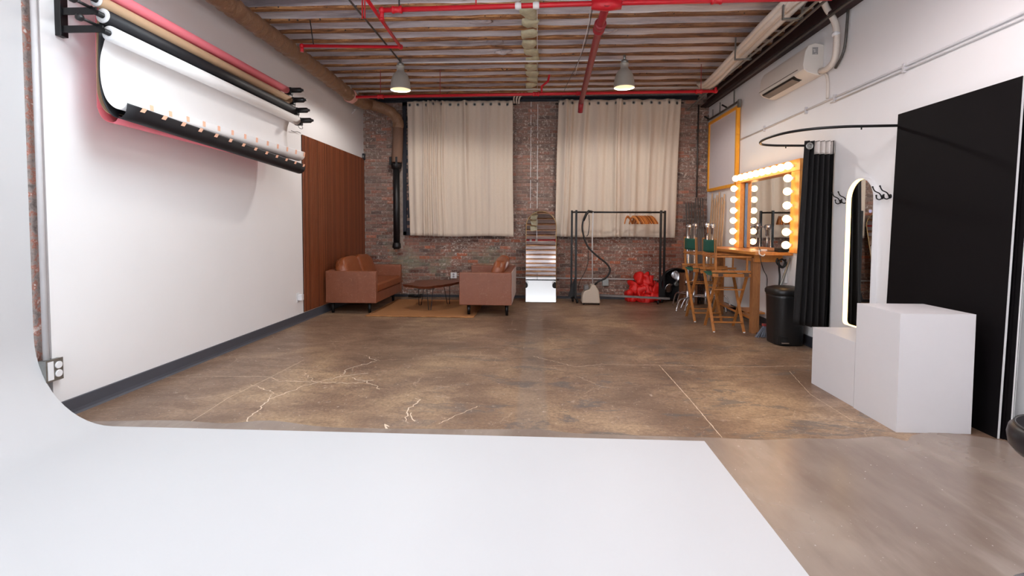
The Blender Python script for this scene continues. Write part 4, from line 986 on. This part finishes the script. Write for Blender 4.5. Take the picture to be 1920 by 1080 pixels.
# ------------------------------------------------------------------ director chairs
def chair(loc, rot, label):
    t = thing('director_chair', (0, 0, 0), label, 'chair', 'tall green director chairs at the make-up table')
    W, D = .50, .45; hs = .76
    def st(p, q, w_=.034, h_=.022, name='leg', par=t, mat=CHAIRW, up=(0, 0, 1)): return MB().bar(p, q, w_, h_, up).build(name, mat, par, bevel=.003)
    for x in (.03, D-.03):
        dx = .0
        l1 = st((x, .02, 0), (x, W-.03, hs), .022, .036, up=(1, 0, 0)); l2 = st((x+.025, W-.02, 0), (x+.025, .03, hs), .022, .036, up=(1, 0, 0))
        for l, p in ((l1, (x, .02, .006)), (l2, (x+.025, W-.02, .006))): MB().cyl((p[0], p[1], 0), (p[0], p[1], .012), .015).build('glide', WPLAS, l)
    st((.03, .06, .13), (D-.03, .06, .13), .03, .02, 'stretcher'); st((.055, W-.06, .13), (D-.005, W-.06, .13), .03, .02, 'stretcher')
    st((.03, W-.13, .56), (D-.03, W-.13, .56), .018, .018, 'stretcher'); st((.055, .13, .56), (D-.005, .13, .56), .018, .018, 'stretcher')
    for y in (.0, W): 
        r_ = st((-.015, y, hs+.005), (D+.03, y, hs+.005), .03, .045, 'seat_rail'); 
        st((-.02, y, hs+.055), (D+.025, y, hs+.055), .03, .03, 'arm_base')
        for xx in (.09, D-.03): MB().box(xx-.03, xx+.03, y-.018, y+.018, hs-.01, hs+.035).build('bracket_plate', BLACKM if False else simple('bronze_plate', (84, 62, 48), .5), t)
        st((D-.02, y, hs+.06), (D-.02, y, 1.0), .022, .022, 'arm_post', up=(1, 0, 0)); st((.03, y, hs+.06), (.015, y, 1.25), .026, .032, 'back_post', up=(0, 1, 0))
        st((-.0, y, 1.01), (D+.03, y, 1.01), .045, .02, 'armrest')
    st((.02, 0, 1.0), (.02, W, 1.0), .016, .022, 'back_bar')
    def seat(u, v): return Vector((.02+(D-.02)*u, W*v, hs+.02-.035*math.sin(PI*v)))
    MB().grid(seat, 8, 12).build('seat', GREEN, t, solid=.004)
    def back(u, v): return Vector((.012+.006-.035*math.sin(PI*u)-.012*v*0, -.02+(W+.04)*u, 1.065+.17*v-.006*math.sin(PI*u)))
    MB().grid(back, 14, 5).build('backrest', GREEN, t, solid=.006)
    t.location = loc; t.rotation_euler = (0, 0, rot); return t
chair((2.33, 6.68, 0), -.02, 'green canvas director chair nearest the camera, at the make-up table')
chair((2.30, 7.38, 0), .03, 'green canvas director chair further back, between table and light stands')

# ------------------------------------------------------------------ make-up table
t = thing('makeup_table', (2.98, 7.4, 0), 'high honey-coloured wooden make-up table on rough posts at the right wall', 'table')
tp = [(2.80, 6.52), (2.765, 6.62), (2.70, 7.6), (2.74, 8.28), (XR-.004, 8.3), (XR-.004, 6.42), (2.92, 6.47)]
MB().prism(tp, lambda a, b, c: (a, b, c), 1.045, 1.085).build('tabletop', TABLEW, t, bevel=.004)
MB().box(2.86, 2.90, 6.74, 8.07, .95, 1.045).build('apron', TABLEW, t); MB().box(2.83, 3.18, 6.60, 6.635, .95, 1.045).build('apron', TABLEW, t); MB().box(2.83, 3.2, 8.17, 8.2, .95, 1.045).build('apron', TABLEW, t)
MB().box(2.825, 2.92, 6.635, 6.725, 0, 1.0).build('leg', POSTW, t, bevel=.004); MB().box(2.90, 2.99, 8.08, 8.17, 0, 1.0).build('leg', POSTW, t, bevel=.004)
MB().box(2.85, 3.2, 7.1, 7.55, .18, .205).build('foot_shelf', TABLEW, t); MB().bar((2.88, 6.72, .19), (2.94, 8.1, .19), .09, .03).build('stretcher', TABLEW, t)
# cables and small box
t = thing('adapter_box', (3.12, 6.42, 1.085), 'small black box on the right end of the make-up table', 'box')
MB().box(3.05, 3.17, 6.44, 6.56, 1.0855, 1.14).build('body', BLACKP, t, bevel=.006)
MB().tube([(3.05, 6.5, 1.1), (3.0, 6.52, 1.093), (2.97, 6.6, 1.093)], .005, 6).build('cable', BLACKP, t)
t = thing('white_charger', (2.97, 6.72, 1.085), 'small white charger block on the make-up table', 'charger')
MB().box(2.94, 3.02, 6.68, 6.76, 1.0855, 1.11).build('body', WPLAS, t, bevel=.006); MB().tube([(2.94, 6.72, 1.095), (2.9, 6.73, 1.092), (2.85, 6.75, 1.092)], .004, 6).build('cable', WPLAS, t)
MB().tube(smooth_path([(3.011,6.900,1.229), (2.956,6.800,1.146), (2.890,6.600,1.112), (2.839,6.460,0.996), (2.893,6.500,0.863), (2.942,6.500,0.761), (2.969,6.550,0.617), (2.992,6.550,0.479)], 5), .0045, 6).build('power_cable', BLACKP, label='thin black cable hanging over the front edge of the make-up table', cat='cable')
MB().tube(smooth_path([(2.840,6.500,1.103), (2.819,6.450,1.064), (2.866,6.450,1.037), (2.928,6.500,1.069), (3.028,6.500,1.049), (3.190,6.480,1.092), (3.189,6.450,1.053)], 5), .007, 6).build('white_cable', WPLAS, label='short white cable looped under the make-up table edge', cat='cable')
t = thing('cable_coil', (3.155,6.550,0.930), 'coiled black cable hanging under the right end of the make-up table', 'cable')
MB().tube(smooth_path([(3.093,6.550,1.005), (3.081,6.550,0.950), (3.150,6.550,0.882), (3.202,6.550,0.937), (3.147,6.550,0.992), (3.108,6.550,0.937), (3.163,6.550,0.896), (3.193,6.550,0.992)], 6), .011, 8).build('loop', BLACKP, t)
MB().tube(smooth_path([(3.116,6.570,0.984), (3.140,6.600,0.857), (3.150,6.600,0.753), (3.141,6.600,0.578)], 5), .012, 8).build('hanging_end', BLACKP, t)
t = thing('power_strip', (XR-.02, 6.75, .8), 'white power strip on the wall under the make-up table', 'power strip')
MB().box(XR-.035, XR, 6.55, 6.62, .68, .9).build('body', WPLAS, t, bevel=.006); MB().tube(smooth_path([(XR-.02, 6.58, .9), (XR-.05, 6.6, .98), (XR-.02, 6.66, 1.03)], 4), .006, 6).build('cable', WPLAS, t)

# ------------------------------------------------------------------ vanity mirror with bulbs
t = thing('vanity_mirror', (XR, 7.1, 1.09), 'wood-framed vanity mirror ringed with glowing globe bulbs above the make-up table', 'mirror')
ya_, yb_ = 6.10, 8.02
MB().box(XR-.03, XR-.012, ya_+.06, yb_-.06, 1.09, 2.16).build('mirror_glass', MIRROR, t)
MB().box(XR-.012, XR-.002, ya_, yb_, 1.09, 2.22).build('backing_board', FRAMEW, t)
MB().box(XR-.115, XR-.012, ya_, yb_, 2.085, 2.225).build('top_board', FRAMEW, t, bevel=.004)
MB().box(XR-.115, XR-.03, ya_, ya_+.20, 1.088, 2.083).build('side_board', FRAMEW, t, bevel=.004)
MB().box(XR-.115, XR-.03, yb_-.19, yb_, 1.088, 2.083).build('side_board', FRAMEW, t, bevel=.004)
MB().box(XR-.05, XR-.03, yb_-.215, yb_-.192, 1.09, 2.08).build('metal_strip', NT('strip_chrome').set(color=lin((90, 92, 100)), metal=1, rough=.2), t)
bulbs = [(6.24, z) for z in (2.0, 1.84, 1.67, 1.505, 1.345, 1.185)]+[(7.90, z) for z in (2.0, 1.83, 1.66, 1.505, 1.34, 1.18)]+[(6.24+(7.84-6.24)*i/9, 2.15) for i in range(10)]
bp = MB().sell((0, 0, 0), (.047, .047, .047), 1, None, 24, 16).build('bulb', BULB, t, loc=(0, 0, 0)); sk = MB().cyl((.036, 0, 0), (.075, 0, 0), .019, n=14).build('socket', WPLAS, t, loc=(0, 0, 0))
bm_, sm_ = bp.data, sk.data
for o in (bp, sk): bpy.data.objects.remove(o)
for me in (bm_, sm_): 
    me.transform(Matrix.Translation(wo(t)))      # the meshes were written relative to the mirror: centre them
for y, z in bulbs:
    b = bpy.data.objects.new('bulb', bm_); COL.objects.link(b); b.parent = t; b.location = Vector((XR-.185, y, z))-wo(t)
    s_ = bpy.data.objects.new('socket', sm_); COL.objects.link(s_); s_.parent = b

# ------------------------------------------------------------------ yellow framed board hung from a pipe
t = thing('framed_board', (XR, 8.85, 2.05), 'large white board in a yellow wooden frame high on the right wall', 'board')
y0, y1, z0, z1 = 8.16, 9.5, 2.06, 3.34; xf = XR-.065
MB().box(xf+.02, XR-.02, y0+.02, y1-.02, z0+.02, z1-.02).build('board', BOARDW, t)
for a, b, c, d in ((y0, y0+.055, z0, z1), (y1-.055, y1, z0, z1), (y0+.055, y1-.055, z0, z0+.05), (y0+.055, y1-.055, z1-.05, z1)):
    MB().box(xf, XR-.012, a, b, c, d).build('frame_rail', YEL, t, bevel=.003)
t = thing('hanging_pipe', (XR, 8.85, 3.38), 'grey pipe with upright clamps carrying the yellow framed board', 'pipe')
MB().cyl((XR-.05, 8.1, 3.40), (XR-.05, 9.56, 3.40), .016).build('pipe', CONDD, t)
for y, h in ((8.32, .2), (8.95, .16), (9.3, .12)): MB().box(XR-.06, XR-.045, y-.012, y+.012, 3.39, 3.42+h).build('upright', STEEL, t)
for y in (8.62, 9.5): MB().cyl((XR-.05, y, 3.41), (XR-.14, y, 3.46), .014).build('clamp_knob', BLACKM, t)
MB().box(XR-.07, XR-.03, 8.09, 8.14, 3.3, 3.42).build('end_clamp', STEEL, t)

# ------------------------------------------------------------------ wall air conditioner with hoses
t = thing('air_conditioner', (XR, 6.45, 3.15), 'white wall-mounted air conditioner with open louvre high on the right wall', 'air conditioner')
ap = [(0, 3.47), (-.10, 3.49), (-.17, 3.465), (-.205, 3.40), (-.225, 3.25), (-.215, 3.2), (-.17, 3.165), (-.06, 3.13), (0, 3.13)]
MB().prism(ap, lambda a, b, c: (XR+a, c, b), 5.88, 7.0).build('casing', ACW, t, bevel=.008, seg=3)
MB().prism([(-.2, 3.195), (-.155, 3.17), (-.1, 3.152), (-.11, 3.145), (-.165, 3.158), (-.21, 3.185)], lambda a, b, c: (XR+a-.004, c, b-.003), 6.12, 6.94).build('air_outlet', simple('dark_slot', (12, 11, 11), .6), t)
MB().prism([(-.2, 3.178), (-.12, 3.148), (-.12, 3.143), (-.2, 3.172)], lambda a, b, c: (XR+a-.006, c, b-.012), 6.15, 6.92).build('louvre', GREYM, t)
MB().box(XR-.232, XR-.222, 6.0, 7.0, 3.225, 3.228).build('panel_seam', GREYM, t)
s_ = MB().box(XR-.13, XR-.07, 5.869, 5.879, 3.36, 3.44).build('rating_label', simple('grey_label', (196, 192, 190), .5), t)
random.seed(11); mb = MB()
for i in range(7):
    for j in range(4):
        if random.random() < .7: mb.box(XR-.127+.014*j, XR-.116+.014*j, 5.868, 5.8695, 3.364+.011*i, 3.369+.011*i)
mb.build('label_print', BLACKP, s_, kind='stuff')
MB().box(XR-.05, XR-.01, 5.86, 5.885, 3.14, 3.2).build('hose_opening', BLACKP, t)
t = thing('insulated_hose', (XR-.1, 5.7, 3.15), 'white wrapped hose looping from the air conditioner up to the ceiling', 'hose')
hz = [(XR-.04, 5.86, 3.17), (XR-.05, 5.72, 3.15), (XR-.055, 5.58, 3.2), (XR-.07, 5.52, 3.36), (XR-.09, 5.52, 3.56), (XR-.16, 5.55, 3.72), (XR-.3, 5.45, 3.80), (2.74, 5.45, 3.80), (2.70, 5.7, 3.78)]
MB().tube(smooth_path(hz, 6), .032, 12).build('hose', WRAPW, t)
MB().lathe([(.036, -.02), (.04, 0), (.036, .02)], (XR-.08, 5.52, 3.45), (0, 0, 1)).build('tie', WPLAS, t)
MB().tube(smooth_path([(XR-.02, 5.50, 3.86), (XR-.025, 5.42, 3.8), (XR-.03, 5.42, 3.5), (XR-.03, 5.46, 3.25), (XR-.03, 5.6, 3.12)], 5), .014, 8).build('side_conduit', CONDD, label='dark grey conduit dropping beside the white hose', cat='conduit')
MB().tube(smooth_path([(XR-.03, 5.86, 3.15), (XR-.02, 5.78, 3.1), (XR-.02, 5.75, 2.98), (XR-.02, 5.75, 2.835)], 5), .014, 8).build('drain_tube', WRAPW, label='white drain tube from the air conditioner down to the wall conduit', cat='hose')
t = thing('hose_bundle', (2.7, 6.5, 3.75), 'bundle of pale wrapped hoses along the ceiling by the right wall', 'hose')
for k, (dx, dz) in enumerate(((0, 0), (.055, .02), (.10, -.015), (-.04, .03))):
    P = [(2.72+dx, 4.2, 3.83+dz), (2.70+dx, 5.3, 3.82+dz), (2.66+dx, 6.0, 3.76+dz), (2.72+dx*.9, 7.0, 3.76+dz), (2.72+dx*.8, 7.9, 3.70+dz), (2.74+dx*.7, 8.4, 3.72+dz), (2.76+dx*.7, 8.75, 3.82+dz)]
    MB().tube(smooth_path([tuple(p) for p in P], 8), .034, 10).build('hose', WRAPW, t)
for y in (5.6, 6.9): 
    for dx in (-.07, .13): MB().box(2.7+dx-.006, 2.7+dx+.006, y-.015, y+.015, 3.64, 3.95).build('strap', STEEL, t)
    MB().box(2.63, 2.84, y-.02, y+.02, 3.64, 3.655).build('strut', STEEL, t)
# white conduit line across the right wall
t = thing('wall_conduit', (XR, 5, 2.83), 'white conduit running level along the right wall above the curved rod', 'conduit')
MB().cyl((XR-.012, 2.6, 2.84), (XR-.012, 8.14, 2.795), .011).build('pipe', CONDW, t)
MB().cyl((XR-.012, 2.6, 2.805), (XR-.012, 5.7, 2.772), .007).build('pipe', CONDW, t)
for y in (4.6, 5.62, 6.2, 7.3): MB().box(XR-.026, XR, y-.012, y+.012, 2.765, 2.845).build('clip', CONDW, t)

# ------------------------------------------------------------------ changing corner: curved rod and black curtain
t = thing('curved_curtain_rod', (XR, 5.1, 2.31), 'black curved curtain rod bowing out from the right wall', 'curtain rod')
P = [(XR-.01, 4.57, 2.30), (2.95, 4.585, 2.30), (2.72, 4.61, 2.30), (2.50, 4.70, 2.30), (2.36, 4.88, 2.30), (2.31, 5.12, 2.30), (2.33, 5.36, 2.30), (2.42, 5.55, 2.30), (2.58, 5.63, 2.30), (2.8, 5.65, 2.30), (XR-.01, 5.66, 2.30)]
MB().tube(smooth_path(P, 6), .0125, 12).build('rod', BLACKM, t)
for y in (4.57, 5.66): MB().lathe([(.042, 0), (.042, .008), (.02, .014), (.02, .04)], (XR, y, 2.30), (-1, 0, 0), 18).build('wall_flange', BLACKM, t)
for q in ((2.86, 4.59), (2.72, 5.645)): MB().cyl((q[0], q[1], 2.29), (q[0], q[1], 2.27), .006).build('set_screw', BLACKM, t)
t = thing('black_curtain', (3.07, 5.66, .24), 'black curtain with white header band hanging from the curved rod', 'curtain')
def bc(u, v):
    z = 2.345+(.27+.06*(1-u)-2.345)*v; sp2 = 1.0+.1*v
    x = 3.07+(u-.5)*.34*sp2-.05*v*(1-u)
    yy = 5.66+.038*math.sin(u*2*PI*6.2)*(1 if u > .28 else u/.28)+.02*noise.noise(Vector((u*6, v*2, 0)))*v-.03*math.exp(-((u-.08)/.12)**2)
    return Vector((min(x, XR-.02), yy-.03, z))
MB().grid(bc, 140, 30).build('fabric', BLACKF, t, solid=.003)
def hb(u, v):
    uu = .30+.64*u; p = bc(uu, .004+.066*v); return p+Vector((0, -.006, .001))
MB().grid(hb, 80, 4).build('header_band', simple('white_header_tape', (222, 216, 212), .7, var=.03), t, solid=.002)
p = bc(.12, .03); MB().lathe([(.02, -.002), (.038, -.002), (.04, .004), (.036, .008), (.022, .008), (.02, -.002)], p+Vector((0, -.006, 0)), (0, -1, 0), 20).build('grommet', STEEL, t)

# ------------------------------------------------------------------ trash can, broom
t = thing('pedal_bin', (3.0, 6.12, 0), 'tall black pedal bin with a domed lid under the make-up table end', 'bin')
def se(c, rx, ry, z, e, n=36): return [(c[0]+rx*math.copysign(abs(math.cos(a))**e, math.cos(a)), c[1]+ry*math.copysign(abs(math.sin(a))**e, math.sin(a)), z) for a in [2*PI*i/n for i in range(n)]]
def loft(rings, mat, name, par):
    n = len(rings[0]); v = [q for r in rings for q in r]; f = [(i*n+k, i*n+(k+1) % n, (i+1)*n+(k+1) % n, (i+1)*n+k) for i in range(len(rings)-1) for k in range(n)]
    mb = MB().add(v, f, True); mb.f += [tuple(range(n))[::-1], tuple(len(v)-n+i for i in range(n))]; mb.sm += [False, True]; return mb.build(name, mat, par)
C_ = (3.005, 6.14); E_ = .6
loft([se(C_, .165, .185, .0, E_), se(C_, .168, .19, .02, E_), se(C_, .185, .205, .56, E_), se(C_, .19, .21, .6, E_)], BLACKP, 'body', t)
loft([se(C_, .195, .215, .6, E_), se(C_, .2, .222, .61, E_), se(C_, .2, .222, .645, E_), se(C_, .185, .205, .668, E_), se(C_, .12, .13, .69, E_), se(C_, .03, .03, .698, E_)], BLACKP, 'lid', t)
MB().box(2.86, 2.95, 5.945, 5.99, .03, .11).build('pedal_recess', simple('recess_black', (8, 8, 9), .6), t)
MB().bar((2.87, 5.93, .045), (2.95, 5.93, .045), .04, .012).build('pedal', CHROME, t)
t = thing('broom', (2.87, 6.42, 0), 'grey-bristled broom on the floor between table post and bin', 'broom')
mb = MB(); random.seed(2)
for i in range(46):
    u = i/45; q = random.uniform(-.012, .012)
    mb.bar((2.90+.10*u*.6, 6.46+q, .145), (2.77+.20*u+random.uniform(-.006, .006), 6.40+q*2, random.uniform(.002, .01)), .005, .004)
mb.build('bristles', BROOMG, t, kind='stuff')
MB().bar((2.885, 6.46, .155), (2.985, 6.46, .15), .035, .03).build('broom_head', simple('broom_cap_red', (150, 60, 60), .4), t)
MB().cyl((2.94, 6.46, .16), (XR-.03, 6.44, 1.02), .0105).build('handle', STEEL, t)
t = thing('dustpan_handle', (3.1, 6.5, 0), 'second grey metal handle leaning beside the broom handle', 'handle')
MB().cyl((2.97, 6.5, .1), (XR-.02, 6.46, 1.0), .0105).build('handle', STEEL, t); MB().prism([(2.84, 6.46), (3.08, 6.44), (3.1, 6.56), (2.86, 6.58)], lambda a, b, c: (a, b, c), .0, .03).build('pan', BLACKP, t); MB().cyl((2.97, 6.5, .02), (2.97, 6.5, .11), .012).build('joint', BLACKP, t)

# ------------------------------------------------------------------ LED arch mirror on the right wall
t = thing('lit_arch_mirror', (XR, 5.01, .39), 'arched wall mirror with a glowing light strip inside its white rim', 'mirror')
A = arch(.43, 1.5, .215, 28); A = [(a, b) for a, b in A]
# rounded foot corners
foot = []
for (cx_, a0) in ((-.175, PI), (.175, 1.5*PI)): foot += [(cx_+.04*math.cos(a0+PI/2*i/5), .04+.04*math.sin(a0+PI/2*i/5)) for i in range(6)]
A = foot+A[2:]
pl = lambda s_, x: [Vector((x, 5.09+a*s_, .395+(b-.75)*(1-(1-s_)*.29)+.75)) for a, b in A]
n = len(A); o_f, o_b, i_f, i_b = pl(1, XR-.05), pl(1, XR), pl(.95, XR-.05), pl(.95, XR-.026)
v = o_b+o_f+i_f; f = [(r*n+k, r*n+(k+1) % n, (r+1)*n+(k+1) % n, (r+1)*n+k) for r in range(2) for k in range(n)]
MB().add([tuple(q) for q in v], f).build('rim', WPLAS, t)
MB().add([tuple(q) for q in i_f+i_b], [(k, (k+1) % n, n+(k+1) % n, n+k) for k in range(n)]).build('light_strip', LED, t)
MB().add([tuple(q) for q in pl(.95, XR-.026)], [tuple(range(n))]).build('mirror_glass', MIRROR, t)
MB().lathe([(.012, 0), (.016, .002), (.016, .003)], (XR-.028, 4.955, 1.56), (-1, 0, 0), 14).build('touch_switch', simple('pale_blue_ring', (190, 190, 235), .3), t)
# coat hooks
def hook(y, z, label):
    t = thing('coat_hook', (XR, y, z), label, 'coat hook', 'black double coat hooks on the right wall')
    MB().lathe([(.02, 0), (.02, .006), (.008, .01)], (XR, y, z-.01), (-1, 0, 0), 14).build('wall_plate', BLACKM, t)
    MB().tube(smooth_path([(XR-.005, y, z-.02), (XR-.03, y, z-.035), (XR-.055, y, z-.025), (XR-.06, y, z+.0)], 5), .0055, 8).build('lower_prong', BLACKM, t)
    MB().tube(smooth_path([(XR-.005, y, z-.03), (XR-.03, y, z+.02), (XR-.075, y, z+.045), (XR-.095, y, z+.08)], 5), .0055, 8).build('upper_prong', BLACKM, t)
    for q in ((XR-.06, y, z+.003), (XR-.096, y, z+.083)): MB().sell(q, (.008, .008, .008), 1, None, 10, 8).build('ball_end', BLACKM, t)
hook(5.47, 1.69, 'far left black coat hook, left of the lit arched mirror'); hook(5.36, 1.69, 'black coat hook partly hidden by the lit arched mirror\'s left edge')
hook(4.83, 1.70, 'black coat hook just right of the lit arched mirror'); hook(4.73, 1.70, 'rightmost black coat hook, beside the black foam boards')

# ------------------------------------------------------------------ black foam boards (folding flats) leaning on the right wall
def leaf(name, xb, xt, y0, y1, h, th, mat_f, mat_e, par, yb0=0):
    d = Vector((xt-xb, 0, h)).normalized(); nrm = Vector((-d.z, 0, d.x))
    q = lambda y, s_, o: Vector((xb, y, 0))+d*s_*math.hypot(xt-xb, h)+nrm*o
    mk = lambda o0, o1, e=0: [q(y, s_, o) for y in (y0-e, y1) for s_ in (0, 1) for o in (o0, o1)]
    F_ = [(0, 1, 3, 2), (4, 6, 7, 5), (0, 4, 5, 1), (2, 3, 7, 6), (0, 2, 6, 4), (1, 5, 7, 3)]
    core = MB().add(mk(.002, th-.002), F_).build(name, mat_e, par)
    MB().add(mk(th-.002, th, .001), F_).build('face_sheet', mat_f, core)
    MB().add(mk(0, .002, .001), F_).build('back_sheet', mat_f, core)
t = thing('folding_flat', (3.1, 3.95, 0), 'tall black folding flat nearest the room, leaning on the right wall', 'folding flat', 'tall black flats on the right wall')
leaf('leaf', 3.085, 3.14, 3.41, 4.52, 2.385, .02, BLKBOARD, FOAMW, t); leaf('leaf', 3.107, 3.162, 3.40, 4.51, 2.385, .012, BLKBOARD, BLKBOARD, t)
t = thing('folding_flat', (3.16, 3.9, 0), 'tall white-edged flat behind the front black one, against the right wall', 'folding flat', 'tall black flats on the right wall')
leaf('leaf', 3.122, 3.176, 3.37, 4.48, 2.36, .016, BLKBOARD, FOAMW, t); leaf('leaf', 3.142, 3.194, 3.385, 4.47, 2.35, .026, FOAMW, FOAMW, t)

# ------------------------------------------------------------------ plinths, stool
def plinth(x0, x1, y0, y1, h, label):
    t = thing('plinth', ((x0+x1)/2, (y0+y1)/2, 0), label, 'plinth', 'white display plinths')
    th = .016
    for nm, b in (('side_panel', (x0, x0+th, y0, y1, 0, h-th)), ('side_panel', (x1-th, x1, y0, y1, 0, h-th)), ('front_panel', (x0+th, x1-th, y0, y0+th, 0, h-th)), ('back_panel', (x0+th, x1-th, y1-th, y1, 0, h-th)), ('top', (x0, x1, y0, y1, h-th, h))):
        MB().box(*b).build(nm, BOXW, t)
plinth(2.465, 2.955, 3.475, 3.935, .82, 'taller white cube plinth in front of the black flats')
plinth(2.475, 2.965, 3.955, 4.55, .51, 'lower white cube plinth behind the taller one')
c = Vector((2.0, 1.86, 0))
t = thing('stool', c, 'round black padded stool seat cut off by the right photo edge', 'stool')
SEAT = simple('black_vinyl', (24, 22, 26), .35, var=.1, scale=6)
ss = MB().lathe([(.001, .535), (.17, .54), (.195, .55), (.215, .575), (.22, .61), (.215, .64), (.2, .655), (.19, .66), (.15, .668), (.001, .672)], c, n=40).build('seat', SEAT, t)
MB().tube([c+Vector((.198*math.cos(a), .198*math.sin(a), .656)) for a in [2*PI*i/40 for i in range(40)]], .005, 6, closed=True).build('piping', SEAT, ss)
MB().cyl(c+Vector((0, 0, .03)), c+Vector((0, 0, .54)), .025).build('column', CHROME, t)
MB().lathe([(.19, 0), (.19, .012), (.05, .03), (.03, .04)], c, n=32).build('base', CHROME, t)
